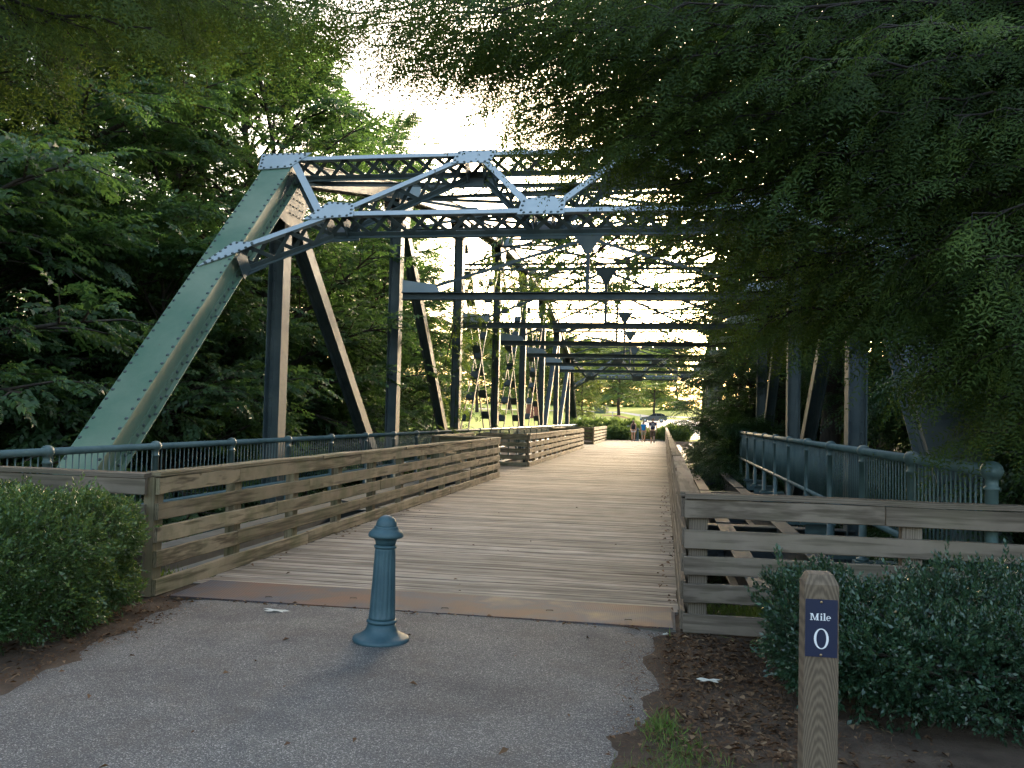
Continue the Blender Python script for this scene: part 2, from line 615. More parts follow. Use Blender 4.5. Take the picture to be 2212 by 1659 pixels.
def quad_mesh(name, v, q, m, smooth=False, tint=None):
    me = bpy.data.meshes.new(name)
    nv, nf = len(v), len(q)
    me.vertices.add(nv)
    me.vertices.foreach_set('co', np.ascontiguousarray(v, np.float32).ravel())
    me.loops.add(nf * 4)
    me.loops.foreach_set('vertex_index', np.ascontiguousarray(q, np.int32).ravel())
    me.polygons.add(nf)
    me.polygons.foreach_set('loop_start', np.arange(0, nf * 4, 4, dtype=np.int32))
    if smooth:
        me.polygons.foreach_set('use_smooth', np.ones(nf, bool))
    me.materials.append(m)
    if tint is not None:
        a = me.attributes.new('tint', 'FLOAT', 'FACE')
        a.data.foreach_set('value', np.ascontiguousarray(tint, np.float32))
    me.update(calc_edges=True)
    return me


make_ground()


def strip_sheet(name, ys, left, right, zc, nx, m, label, crown=0.02, edge=0.03, zfn=None):
    v = []
    for i, y in enumerate(ys):
        for k in range(nx + 1):
            t = k / nx
            x = left[i] + (right[i] - left[i]) * t
            z = zc + crown * (1 - (2 * t - 1) ** 2)
            if k in (0, nx):
                z -= edge
            if zfn is not None:
                z += zfn(x, y)
            v.append((x, y, z))
    q = [(i * (nx + 1) + k, i * (nx + 1) + k + 1, (i + 1) * (nx + 1) + k + 1, (i + 1) * (nx + 1) + k) for i in range(len(ys) - 1) for k in range(nx)]
    o = link(name, quad_mesh(name, np.array(v), np.array(q), m, True))
    return tag(o, label, 'path', kind='structure')


ys = np.concatenate([np.linspace(-16, 3.4, 20), np.arange(3.5, 6.88, 0.055), [6.88]])
wob = np.array([0.03 * math.sin(y * 3.1) + 0.012 * math.sin(y * 9.7 + 1) + random.uniform(-0.012, 0.012) for y in ys])
Lx = np.interp(ys, [-16, 0, 2.5, 4.44, 5.3, 6.1, 6.5, 6.88], [-6.5, -4.6, -3.95, -3.69, -3.80, -3.92, -4.02, -4.12]) + wob * 0.8
wob2 = np.array([0.03 * math.sin(y * 2.3 + 2) + 0.02 * math.sin(y * 7.3) + random.uniform(-0.014, 0.014) for y in ys])
Rx = np.interp(ys, [-16, 0, 2.5, 4.14, 4.55, 4.95, 5.87, 6.7, 6.88], [3.5, 0.9, 0.0, -0.19, -0.19, -0.02, -0.04, 0.03, 0.09]) + wob2 * 0.8
strip_sheet('path', ys, Lx, Rx, 0.006, 14, MT['asphalt'], 'grey asphalt path leading up to the bridge deck', 0.012, 0.022)
MT['concrete'] = m_plain('pale_concrete', (0.42, 0.40, 0.36), 0.85, var=0.1)
ysr = np.linspace(69.5, 170, 60)
strip_sheet('road', ysr, np.interp(ysr, [69.5, 80, 110, 170], [-3.9, -3.6, -4.2, -3.0]), np.interp(ysr, [69.5, 80, 110, 170], [0.6, 4.5, 9.0, 14.0]), 0.03, 10, MT['concrete'],
            'pale concrete drive beyond the far end of the deck', 0.0, 0.0, zfn=lambda x, y: float(ground_h(x, y)) + 0.03)
# road across the lawn
xsr = np.linspace(-160, 160, 60)
v = []
for x in xsr:
    for k, y in enumerate((169.0, 173, 178)):
        v.append((x, y - 0.10 * x, 0))
v = np.array(v)
v[:, 2] = ground_h(v[:, 0], v[:, 1]) + 0.05
q = np.array([(i * 3 + k, i * 3 + k + 1, (i + 1) * 3 + k + 1, (i + 1) * 3 + k) for i in range(len(xsr) - 1) for k in range(2)])
tag(link('road', quad_mesh('road', v, q, MT['concrete'])), 'bright pale road crossing the lawn behind the utility cabinet', 'road', kind='structure')

# ------------------------------------------------------------------ truss bridge
XL, XR, XC = -7.5, 3.3, -2.1
NODE_Z = [6.3, 7.9, 9.05, 9.5, 9.5, 9.05, 7.9, 6.3]
NY = [16 + 7.5 * k for k in range(8)]
ZB = -1.2
bridge = thing('truss_bridge', (XC, 8.5, ZB), 'grey-green riveted steel through-truss bridge spanning the wooded creek', 'bridge')
UX, S2 = Vector((1, 0, 0)), math.sqrt(0.5)
U45, N45 = Vector((0, S2, S2)), Vector((0, -S2, S2))

rv = MB()
rv.lathe([(0.027, 0), (0.024, 0.010), (0.013, 0.019)], 8)
RIVET = {k: rv.mesh('rivet', 'steel', True) for k in ('green', 'blue', 'steel')}


def rivet(parent, p, n, key='steel', name='rivet', s=1.0):
    q = Vector((0, 0, 1)).rotation_difference(Vector(n))
    o = link(name, RIVET[key], parent)
    o.rotation_mode = 'QUATERNION'
    o.rotation_quaternion = q
    o.location = p
    if parent.name in BASE:
        pass
    if s != 1.0:
        o.scale = (s, s, s)
    return o


def end_post_mesh():
    """end post of the near left corner"""
    A, B = Vector((XL, 8.5, ZB)), Vector((XL, 16.0, 6.3))
    b = MB()
    for s in (-1, 1):
        b.bar(A, B, s * 0.2 + 0.01, -0.21, 0.205, UX, N45, s * 0.2 - 0.01)
        e = [s * 0.212, s * 0.30]
        b.bar(A, B, max(e), -0.226, -0.208, UX, N45, min(e))
        e = [s * 0.212, s * 0.228]
        b.bar(A, B, max(e), -0.206, -0.10, UX, N45, min(e))
        b.bar(A, B, max(e), 0.10, 0.192, UX, N45, min(e))
        e = [s * 0.212, s * 0.285]
        b.bar(A, B, max(e), 0.194, 0.206, UX, N45, min(e))
    # lacing on the open lower side
    n = 22
    for i in range(n):
        p = A.lerp(B, i / n) + UX * (0.2 if i % 2 else -0.2)
        q = A.lerp(B, (i + 1) / n) + UX * (-0.2 if i % 2 else 0.2)
        d = (q - p).normalized()
        b.bar(p, q, 0.03, -0.238, -0.228, d.cross(N45), N45)
    return b


def cover_mesh():
    A, B = Vector((XL, 8.5, ZB)), Vector((XL, 16.0, 6.3)) + U45 * 0.05
    c = MB()
    c.bar(A, B, 0.29, 0.209, 0.224, UX, N45)
    return c


EP = end_post_mesh().mesh('end_post', 'green')
EPs = EP.copy()
EPs.materials.clear()
EPs.materials.append(MT['steel'])
CV = cover_mesh().mesh('cover_plate', 'green')
CVs = CV.copy()
CVs.materials.clear()
CVs.materials.append(MT['steel'])


def mirrored(name, me, parent, mx, my):
    o = bpy.data.objects.new(name, me)
    COL.objects.link(o)
    o.parent = parent
    if parent.name in BASE:
        o.matrix_parent_inverse = BASE[parent.name]
    o.location = (2 * XC if mx else 0, 84.5 if my else 0, 0)
    o.scale = (-1 if mx else 1, -1 if my else 1, 1)
    return o


for mx in (0, 1):
    for my in (0, 1):
        g = not mx and not my
        e = mirrored('end_post', EP if g else EPs, bridge, mx, my)
        c = link('cover_plate', CV if g else CVs, e)
        if g:
            e['label'] = 'green sloping end post of the nearer portal'
            ep0 = e
A0 = Vector((XL, 8.5, ZB))
s = 2.6
i = 0
while s < 10.2:
    for sx in (-0.25, 0.25):
        rivet(ep0, A0 + U45 * s + UX * sx + N45 * 0.224, N45, 'green')
    rivet(ep0, A0 + U45 * (s + 0.05) + UX * 0.228 - N45 * 0.155, UX, 'green')
    if i % 2:
        rivet(ep0, A0 + U45 * (s + 0.14) + UX * 0.26 - N45 * 0.208, N45, 'green')
    s += 0.19
    i += 1


def portal_part(X, s, b):
    return A0 * 1 + Vector((X - XL, 0, 0)) + U45 * s + N45 * b


PF = [((-7.30, 10.78), (3.10, 10.78)), ((-5.95, 8.72), (1.75, 8.72)), ((-7.38, 7.55), (-5.9, 8.66)), ((-7.18, 10.6), (-6.15, 8.86)),
      ((-5.65, 8.86), (-3.8, 10.62)), ((-3.42, 10.58), (-2.32, 8.86))]
PF += [((2 * XC - a[0], a[1]), (2 * XC - c[0], c[1])) for a, c in PF[2:]]


def build_portal(my):
    P = portal_part
    root = None
    first = True
    pieces = []
    for (a, c) in PF:
        d2 = (P(c[0], c[1], 0) - P(a[0], a[1], 0))
        L = d2.length
        d = d2.normalized()
        sdv = d.cross(N45).normalized()
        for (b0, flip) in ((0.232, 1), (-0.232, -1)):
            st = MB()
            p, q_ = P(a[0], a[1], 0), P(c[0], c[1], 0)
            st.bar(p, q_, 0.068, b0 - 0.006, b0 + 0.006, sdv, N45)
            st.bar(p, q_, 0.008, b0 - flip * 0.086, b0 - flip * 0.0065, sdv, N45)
            pieces.append(('portal_strut', st, 'blue' if flip > 0 else 'steel'))  # lit tone on front bars, shade tone on back bars, both by colour
        n = max(3, int(round(L / 0.36)))
        for off in (0.0085, -0.055):
            lc = MB()
            for i in range(n):
                j = i + (off < 0)
                p = P(a[0], a[1], 0) + d * (L * i / n) + N45 * (0.19 if j % 2 else -0.19)
                q_ = P(a[0], a[1], 0) + d * (L * (i + 1) / n) + N45 * (-0.19 if j % 2 else 0.19)
                dd = (q_ - p).normalized()
                lc.bar(p, q_, 0.036, off, off + 0.010, dd.cross(sdv), sdv)
            pieces.append(('lacing', lc, 'steel'))
    plates = [
        [(-8.0, 10.98), (-6.95, 10.98), (-7.22, 10.42), (-7.86, 10.36)],
        [(-6.32, 8.52), (-5.42, 8.60), (-5.50, 9.02), (-6.02, 9.10)],
        [(-4.0, 10.40), (-3.25, 10.40), (-3.20, 10.88), (-3.95, 10.88)],
        [(-2.50, 8.58), (-1.70, 8.58), (-1.72, 9.08), (-2.10, 9.16), (-2.48, 9.08)],
        [(-7.72, 7.12), (-7.28, 7.42), (-6.88, 7.82), (-7.36, 7.84)],
    ]
    plates += [[(2 * XC - x, s_) for x, s_ in reversed(pl)] for pl in (plates[0], plates[1], plates[2], plates[4])]
    port = mirrored('portal_frame', pieces[0][1].mesh('portal_frame', 'blue'), bridge, 0, my)
    for nm, mb, mk_ in pieces[1:]:
        o = link(nm, mb.mesh(nm, mk_), port)
        if nm == 'lacing':
            o['kind'] = 'stuff'
    for pl in plates:
        for (b0, mname) in ((0.242, 'blue'), (-0.256, 'steel')):  # plates take the same painted lit front and shaded back
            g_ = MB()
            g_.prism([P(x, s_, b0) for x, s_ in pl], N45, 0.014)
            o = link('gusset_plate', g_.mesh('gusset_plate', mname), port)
            if not my and b0 > 0:
                cx_ = sum(p[0] for p in pl) / len(pl)
                cs = sum(p[1] for p in pl) / len(pl)
                for k in range(len(pl)):
                    a, c = pl[k], pl[(k + 1) % len(pl)]
                    ln = math.hypot(a[0] - c[0], a[1] - c[1])
                    m_ = max(2, int(ln / 0.13))
                    for j in range(m_):
                        t = (j + 0.5) / m_
                        x, s_ = a[0] + (c[0] - a[0]) * t, a[1] + (c[1] - a[1]) * t
                        x, s_ = x + (cx_ - x) * 0.13, s_ + (cs - s_) * 0.13
                        rivet(port, P(x, s_, 0.256), N45, 'blue')
        # deep diaphragm behind the plate
        xs_ = [p[0] for p in pl]
        ss_ = [p[1] for p in pl]
        xm, sm = sum(xs_) / len(pl), sum(ss_) / len(pl)
        for dx in (-0.16, 0.16):
            g_ = MB()
            g_.bar(P(xm + dx, sm - 0.16, 0), P(xm + dx, sm + 0.16, 0), 0.008, -0.22, 0.22, UX, N45)
            link('diaphragm', g_.mesh('diaphragm', 'steel'), port)
    return port


build_portal(0)['label'] = 'pale blue latticed portal across the near end'
build_portal(1)


def chord_mesh(k):
    p, q_ = Vector((XL, NY[k] - (0.1 if k == 0 else 0), NODE_Z[k])), Vector((XL, NY[k + 1] + (0.1 if k == 6 else 0), NODE_Z[k + 1]))
    d = (q_ - p).normalized()
    n = UX.cross(d).normalized()
    b = MB()
    b.bar(p, q_, 0.27, 0.20, 0.216, UX, n)
    for s_ in (-1, 1):
        b.bar(p, q_, s_ * 0.2 + 0.01, -0.21, 0.198, UX, n, s_ * 0.2 - 0.01)
        e = sorted([s_ * 0.212, s_ * 0.29])
        b.bar(p, q_, e[1], -0.226, -0.211, UX, n, e[0])
        e = sorted([s_ * 0.19, s_ * 0.12])
        b.bar(p, q_, e[1], -0.226, -0.212, UX, n, e[0])
    L = (q_ - p).length
    m_ = int(L / 0.38)
    for i in range(m_):
        a = p + d * (L * i / m_) + UX * (0.19 if i % 2 else -0.19)
        c = p + d * (L * (i + 1) / m_) + UX * (-0.19 if i % 2 else 0.19)
        dd = (c - a).normalized()
        b.bar(a, c, 0.03, -0.238, -0.229, dd.cross(n), n)
    return b


def h_member(p, q_, wx=0.30, wy=0.34, yv=Vector((0, 1, 0))):
    d = (q_ - p).normalized()
    n = d.cross(UX).normalized()
    b = MB()
    b.bar(p, q_, wx / 2 - 0.012, -0.01, 0.01, UX, n)
    for s_ in (-1, 1):
        e = sorted([s_ * (wx / 2 - 0.011), s_ * (wx / 2 + 0.007)])
        b.bar(p, q_, e[1], -wy / 2, wy / 2, UX, n, e[0])
        e = sorted([s_ * (wx / 2 - 0.012), s_ * (wx / 2 - 0.085)])
        for t in (-1, 1):
            f_ = sorted([t * 0.011, t * 0.023])
            b.bar(p, q_, e[1], f_[0], f_[1], UX, n, e[0])
    return b


def batten_member(p, q_):
    d = (q_ - p).normalized()
    n = d.cross(UX).normalized()
    b = MB()
    for s_ in (-1, 1):
        e = sorted([s_ * 0.13, s_ * 0.165])
        b.bar(p, q_, e[1], -0.06, 0.06, UX, n, e[0])
    L = (q_ - p).length
    m_ = int(L / 1.05)
    for i in range(m_ + 1):
        a = p + d * (L * i / m_)
        b.bar(a - d * 0.16, a + d * 0.16, 0.128, -0.058, -0.048, UX, n)
        b.bar(a - d * 0.16, a + d * 0.16, 0.128, 0.048, 0.058, UX, n)
    return b


def both(name, mb, m='steel', kids=None):
    me = mb.mesh(name, m)
    out = []
    for mx in (0, 1):
        o = mirrored(name, me, bridge, mx, 0)
        out.append(o)
        for kn, km in (kids or []):
            c = link(kn, km, o)
            c['kind'] = 'stuff'
    return out


def rivet_line(p, q_, offs, n, sp=0.2):
    """many small rivet heads joined into one part"""
    b = MB()
    L = (q_ - p).length
    d = (q_ - p).normalized()
    m_ = int(L / sp)
    for i in range(1, m_):
        for o_ in offs:
            c = p + d * (L * i / m_) + o_
            t1 = d
            t2 = n.cross(d).normalized()
            base = [c + (t1 * math.cos(k * PI / 3) + t2 * math.sin(k * PI / 3)) * 0.02 for k in range(6)]
            tip = [c + n * 0.011 + (t1 * math.cos(k * PI / 3) + t2 * math.sin(k * PI / 3)) * 0.011 for k in range(6)]
            b.poly(base + tip, [(k, (k + 1) % 6, 6 + (k + 1) % 6, 6 + k) for k in range(6)] + [(6, 7, 8, 9, 10, 11)])
    return b


for k in range(7):
    both('top_chord', chord_mesh(k))
for k in range(8):
    p, q_ = Vector((XL, NY[k], ZB)), Vector((XL, NY[k], NODE_Z[k] - 0.2))
    kids = []
    if k < 4:
        rl = rivet_line(p, q_, [Vector((-0.10, -0.024, 0)), Vector((0.10, -0.024, 0))], Vector((0, -1, 0)), 0.19 + 0.05 * k)
        kids = [('rivets', rl.mesh('rivets', 'steel'))]
    both('vertical_post', h_member(p, q_), 'steel', kids)
    gp = MB()
    for sx in (-0.225, 0.213):
        c = Vector((XL + sx, NY[k], NODE_Z[k]))
        sg = 1 if k < 4 else -1
        if k in (0, 7):
            pts = [(-0.75, -0.95), (0.0, 0.22), (1.0, 0.45 if k == 0 else 0.2), (0.85, -0.30), (0.35, -1.05), (-0.2, -1.05)]
        else:
            pts = [(-0.7, -0.28), (-0.7, 0.1), (0.7, 0.18), (0.7, -0.28), (0.35, -0.95), (-0.25, -0.95)]
        gp.prism([c + Vector((0, a * sg, b_)) for a, b_ in pts], UX, 0.012)
    kids = []
    if k < 2:
        rb = MB()
        for a in np.arange(-0.25, 0.8, 0.15):
            for b_ in np.arange(-0.8, 0.1, 0.16):
                if abs(a - 0.2) < 0.5 - 0.15 * abs(b_):
                    c = Vector((XL + 0.226, NY[k] + a, NODE_Z[k] + b_))
                    base = [c + Vector((0, math.cos(j * PI / 3), math.sin(j * PI / 3))) * 0.022 for j in range(6)]
                    tip = [c + Vector((0.012, math.cos(j * PI / 3) * 0.012, math.sin(j * PI / 3) * 0.012)) for j in range(6)]
                    rb.poly(base + tip, [(j, (j + 1) % 6, 6 + (j + 1) % 6, 6 + j) for j in range(6)] + [(6, 7, 8, 9, 10, 11)])
        kids = [('rivets', rb.mesh('rivets', 'steel'))]
    both('gusset_plate', gp, 'steel', kids)
for k in range(7):
    tp, bt = Vector((XL, NY[k], NODE_Z[k] - 0.3)), Vector((XL, NY[k + 1], ZB + 0.2))
    tp2, bt2 = Vector((XL, NY[k + 1], NODE_Z[k + 1] - 0.3)), Vector((XL, NY[k], ZB + 0.2))
    if k < 2:
        both('diagonal_brace', h_member(tp, bt, 0.27, 0.30))
    elif k > 4:
        both('diagonal_brace', h_member(tp2, bt2, 0.27, 0.30))
    else:
        both('diagonal_brace', batten_member(tp, bt))
        both('diagonal_brace', batten_member(tp2, bt2))
for k in range(9):
    b = MB()
    y0, y1 = 8.5 + 7.5 * k, 16 + 7.5 * k
    for sx in (-0.2, 0.2):
        b.bar((XL, y0, ZB), (XL, y1, ZB), sx + 0.012, -0.2, 0.2, UX, (0, 0, 1), sx - 0.012)
    both('bottom_chord', b)


def lattice_strut(y, z, x0, x1, depth, wid=0.07, n=None, horiz=False):
    b = MB()
    nv = Vector((0, 1, 0)) if horiz else Vector((0, 0, 1))
    sv = Vector((0, 0, 1)) if horiz else Vector((0, 1, 0))
    p, q_ = Vector((x0, y, z)), Vector((x1, y, z))
    for t in (-1, 1):
        f_ = sorted([t * depth / 2, t * (depth / 2 - 0.014)])
        b.bar(p, q_, wid, f_[0], f_[1], sv, nv)
        f_ = sorted([t * (depth / 2 - 0.015), t * (depth / 2 - 0.075)])
        b.bar(p, q_, 0.007, f_[0], f_[1], sv, nv)
    L = x1 - x0
    n = n or int(L / 0.32)
    for i in range(n):
        a = p + UX * (L * i / n) + nv * (depth / 2 - 0.05) * (1 if i % 2 else -1)
        c = p + UX * (L * (i + 1) / n) + nv * (depth / 2 - 0.05) * (-1 if i % 2 else 1)
        d = (c - a).normalized()
        b.bar(a, c, 0.022, 0.009, 0.019, d.cross(sv), sv)
    return b


APEX = [0, 6.55, 6.9, 7.15, 7.15, 6.9, 6.55, 0]
for k in range(1, 7):
    y, zt = NY[k], NODE_Z[k]
    xa, xb = XL + 0.2, XR - 0.2
    zs = 4.93
    st = MB()
    st.bar((xa, y, zs), (xb, y, zs), 0.13, -0.10, -0.085, (0, 1, 0), (0, 0, 1))
    st.bar((xa, y, zs), (xb, y, zs), 0.13, 0.085, 0.10, (0, 1, 0), (0, 0, 1))
    st.bar((xa, y, zs), (xb, y, zs), 0.012, -0.084, 0.084, (0, 1, 0), (0, 0, 1))
    sway = part('sway_frame', st, 'steel', bridge)
    part('lattice_strut', lattice_strut(y, zt - 0.02, xa, xb, 0.34), 'steel', sway)
    ap = Vector((XC, y, APEX[k]))
    if k in (1, 2, 3, 4, 5, 6):
        part('lattice_strut', lattice_strut(y, APEX[k] + 0.16, xa, xb, 0.26, 0.06), 'steel', sway)
    br = MB()
    for sx, xe in ((1, xa), (-1, xb)):
        br.beam((xe + sx * 0.75, y - 0.03, zs + 0.22), ap + Vector((-sx * 0.25, -0.03, -0.12)), 0.02, 0.085)
        br.beam((xe + sx * 0.75, y - 0.008, zs + 0.22), ap + Vector((-sx * 0.25, -0.008, -0.12)), 0.024, 0.02)
    part('sway_brace', br, 'steel', sway)
    if zt - APEX[k] > 1.2:
        b2 = MB()
        for sx, xe in ((1, xa), (-1, xb)):
            b2.beam((xe + sx * 0.3, y + 0.04, APEX[k] + 0.32), (XC - sx * 0.3, y + 0.04, zt - 0.22), 0.02, 0.07)
            b2.beam((XC - sx * 0.3, y + 0.07, APEX[k] + 0.32), (xe + sx * 0.3, y + 0.07, zt - 0.22), 0.02, 0.07)
        part('sway_brace', b2, 'steel', sway)
    hg = MB()
    hg.box(XC - 0.05, XC + 0.05, y - 0.05, y + 0.05, zs + 0.101, APEX[k] - 0.06)
    part('hanger', hg, 'steel', sway)
    gs = MB()
    gs.prism([(XC - 0.42, y - 0.062, APEX[k] + 0.04), (XC + 0.42, y - 0.062, APEX[k] + 0.04), (XC + 0.24, y - 0.062, APEX[k] - 0.18), (XC + 0.09, y - 0.062, APEX[k] - 0.46), (XC - 0.09, y - 0.062, APEX[k] - 0.46), (XC - 0.24, y - 0.062, APEX[k] - 0.18)], (0, 1, 0), 0.01)
    part('gusset_plate', gs, 'steel', sway)
    for sx, xe in ((1, xa), (-1, xb)):
        g2 = MB()
        g2.prism([(xe, y - 0.055, zs + 0.11), (xe + sx * 1.1, y - 0.055, zs + 0.11), (xe + sx * 0.95, y - 0.055, zs + 0.33), (xe + sx * 0.25, y - 0.055, zs + 0.42), (xe, y - 0.055, zs + 0.46)], (0, 1, 0), 0.012)
        part('gusset_plate', g2, 'blue', sway)
    for xe in (xa + 0.25, xb - 0.25):
        ed = MB()
        ed.box(xe - 0.22, xe + 0.22, y - 0.1, y - 0.088, zt - 0.26, zt + 0.2)
        part('end_plate', ed, 'blue', sway)
# top lateral bracing
for k in range(7):
    b = MB()
    for (xa, xb) in ((XL + 0.3, XR - 0.3), (XR - 0.3, XL + 0.3)):
        p, q_ = Vector((xa, NY[k] + 0.15, NODE_Z[k] - 0.12)), Vector((xb, NY[k + 1] - 0.15, NODE_Z[k + 1] - 0.12))
        if xa > xb:
            p.z -= 0.1
            q_.z -= 0.1
        b.beam(p, q_, 0.11, 0.014)
        b.beam(p + Vector((0, 0, -0.045)), q_ + Vector((0, 0, -0.045)), 0.014, 0.07)
    o = part('lateral_brace', b, 'steel', bridge)
    zc = (NODE_Z[k] + NODE_Z[k + 1]) / 2
    g_ = MB()
    g_.box(XC - 0.42, XC + 0.42, NY[k] + 3.45, NY[k] + 4.05, zc - 0.185, zc - 0.172)
    part('gusset_plate', g_, 'steel', o)
# floor system
for k in range(9):
    y = 8.6 + 7.5 * k
    b = MB()
    z1 = -0.22
    b.box(XL, XR, y - 0.17, y + 0.17, z1 - 0.02, z1)
    b.box(XL, XR, y - 0.012, y + 0.012, z1 - 0.78, z1 - 0.0205)
    b.box(XL, XR, y - 0.17, y + 0.17, z1 - 0.8, z1 - 0.7805)
    part('floor_beam', b, 'floor_steel', bridge)
for x in (-6.15, -5.3, -4.0, -2.1, -0.2, 1.1, 2.0):
    b = MB()
    zt = -0.10 if x in (-6.15, 2.0) else -0.2
    for k in range(8):
        y0, y1 = 8.6 + 7.5 * k + 0.18, 8.6 + 7.5 * (k + 1) - 0.18
        b.box(x - 0.13, x + 0.13, y0, y1, zt - 0.018, zt)
        b.box(x - 0.01, x + 0.01, y0, y1, zt - 0.5, zt - 0.0185)
        b.box(x - 0.13, x + 0.13, y0, y1, zt - 0.518, zt - 0.5005)
    part('stringer', b, 'floor_steel', bridge)
# stone bank seats under the ends
MT['stone'] = m_plain('rough_grey_stone', (0.17, 0.16, 0.14), 0.9, var=0.35, scale=3.0)
for y0, y1 in ((7.2, 8.9), (75.2, 77.0)):
    b = MB()
    b.box(XL - 0.8, XR + 0.8, y0, y1, -4.0, -1.42)
    o = part('abutment', b, 'stone', None)
    tag(o, 'low grey stone abutment under the %s end of the truss' % ('near' if y0 < 10 else 'far'), 'abutment')


# ------------------------------------------------------------------ timber deck
DX0, DX1, DY0, DY1 = -4.30, 0.16, 7.56, 67.6
deck = thing('deck', ((DX0 + DX1) / 2, DY0, 0), 'worn grey-brown timber plank deck running the length of the bridge', 'deck', kind='structure')
b = MB()
for x in (-4.1, -2.9, -2.07, -1.2, 0.0):
    b.box(x - 0.05, x + 0.05, DY0 - 0.5, DY1, -0.19, -0.045)
part('joist', b, 'joist', deck)


def warped_board(L, w, t, seed, bev=0.006, warp=0.004, seg=4):
    """board along local X, width along Y, thickness along Z (top at 0)"""
    rn = random.Random(seed)
    mb = MB()
    prof = [(-w / 2, -t), (w / 2, -t), (w / 2, -bev), (w / 2 - bev, 0), (-w / 2 + bev, 0), (-w / 2, -bev)]
    n = len(prof)
    for i in range(seg + 1):
        x = -L / 2 + L * i / seg
        dy, dz = rn.uniform(-warp, warp), rn.uniform(-warp, warp) * 0.6
        for (py, pz) in prof:
            mb.v.append((x, py + dy, pz + dz))
    for i in range(seg):
        for k in range(n):
            k2 = (k + 1) % n
            mb.f.append((i * n + k, i * n + k2, (i + 1) * n + k2, (i + 1) * n + k))
    mb.f.append(tuple(reversed(range(n))))
    mb.f.append(tuple(seg * n + k for k in range(n)))
    return mb


PLANKS = [warped_board(DX1 - DX0, 0.136, 0.04, 50 + i, 0.007, 0.0035).mesh('plank', 'plank') for i in range(5)]
y = DY0 + 0.07
cnt = 0
far = MB()
while y < DY1:
    if cnt < 300:
        o = link('plank', PLANKS[random.randrange(5)], deck)
        o.location = ((DX0 + DX1) / 2 + random.uniform(-0.02, 0.02), y, random.uniform(-0.004, 0.003))
        o.rotation_euler = (random.uniform(-0.012, 0.012), 0, random.uniform(-0.0007, 0.0007) + (PI if random.random() < 0.5 else 0))
    else:
        dz = random.uniform(-0.004, 0.003)
        far.box(DX0 + random.uniform(-0.02, 0.02), DX1 + random.uniform(-0.02, 0.02), y - 0.068, y + 0.068, -0.04 + dz, dz)
    y += 0.1425 + random.uniform(-0.0015, 0.002)
    cnt += 1
part('planks', far, 'plank', deck, kind='stuff')
# planked overlook bays on the left
for (y0, y1) in ((23.2, 28.1), (48.2, 54.9)):
    yy = y0
    bp = warped_board(1.85, 0.136, 0.04, 99, 0.007, 0.003).mesh('plank', 'plank')
    while yy < y1:
        o = link('plank', bp, deck)
        o.location = (-5.235, yy + 0.07, random.uniform(-0.004, 0.002))
        yy += 0.143

pl = MB()
pl.poly([(-4.14, 6.90, 0.022), (0.10, 6.90, 0.022), (0.09, 7.60, 0.030), (-4.14, 7.60, 0.030), (-4.14, 6.90, 0.008), (0.10, 6.90, 0.008), (0.09, 7.60, 0.016), (-4.14, 7.60, 0.016)],
        [(3, 2, 1, 0), (4, 5, 6, 7), (0, 1, 5, 4), (1, 2, 6, 5), (2, 3, 7, 6), (3, 0, 4, 7)])
o = part('threshold_plate', pl, 'plate', None)
tag(o, 'rusty steel tread plate bridging the asphalt path and the timber deck', 'plate')
for i, x in enumerate((-3.3, -2.6, -1.75, -0.9, -0.25)):
    cl = MB()
    cl.tube([(x - 0.028, 7.04 + 0.16 * (i % 2), 0.0245), (x - 0.025, 7.04 + 0.16 * (i % 2), 0.032), (x + 0.025, 7.05 + 0.16 * (i % 2), 0.032), (x + 0.028, 7.05 + 0.16 * (i % 2), 0.0245)], [0.003] * 4, 5)
    link('lifting_loop', cl.mesh('lifting_loop', 'joist'), o)
sl = MB()
sl.box(-4.15, 0.12, 6.93, 7.56, -0.3, 0.0)
o = part('kerb', sl, 'stone', None)
tag(o, 'buried concrete sill beneath the rusty threshold plate', 'kerb', kind='structure')

# ------------------------------------------------------------------ timber parapets
BL = 3.66
BOARD = {k: [warped_board(BL, 0.142, 0.038, 70 + i, 0.005, 0.006, 5).mesh('board', k) for i in range(4)] for k in ('board', 'board_grey')}
CAP = {k: [warped_board(BL, 0.15, 0.038, 80 + i, 0.006, 0.010, 6).mesh('cap_board', k) for i in range(4)] for k in ('board', 'board_grey')}
pm = MB()
pm.box(-0.5, 0.5, -0.05, 0.05, -0.07, 0.07)
POST = {k: pm.mesh('post', k) for k in ('board', 'board_grey')}
BZ = [0.948, 0.717, 0.516, 0.304, 0.071]


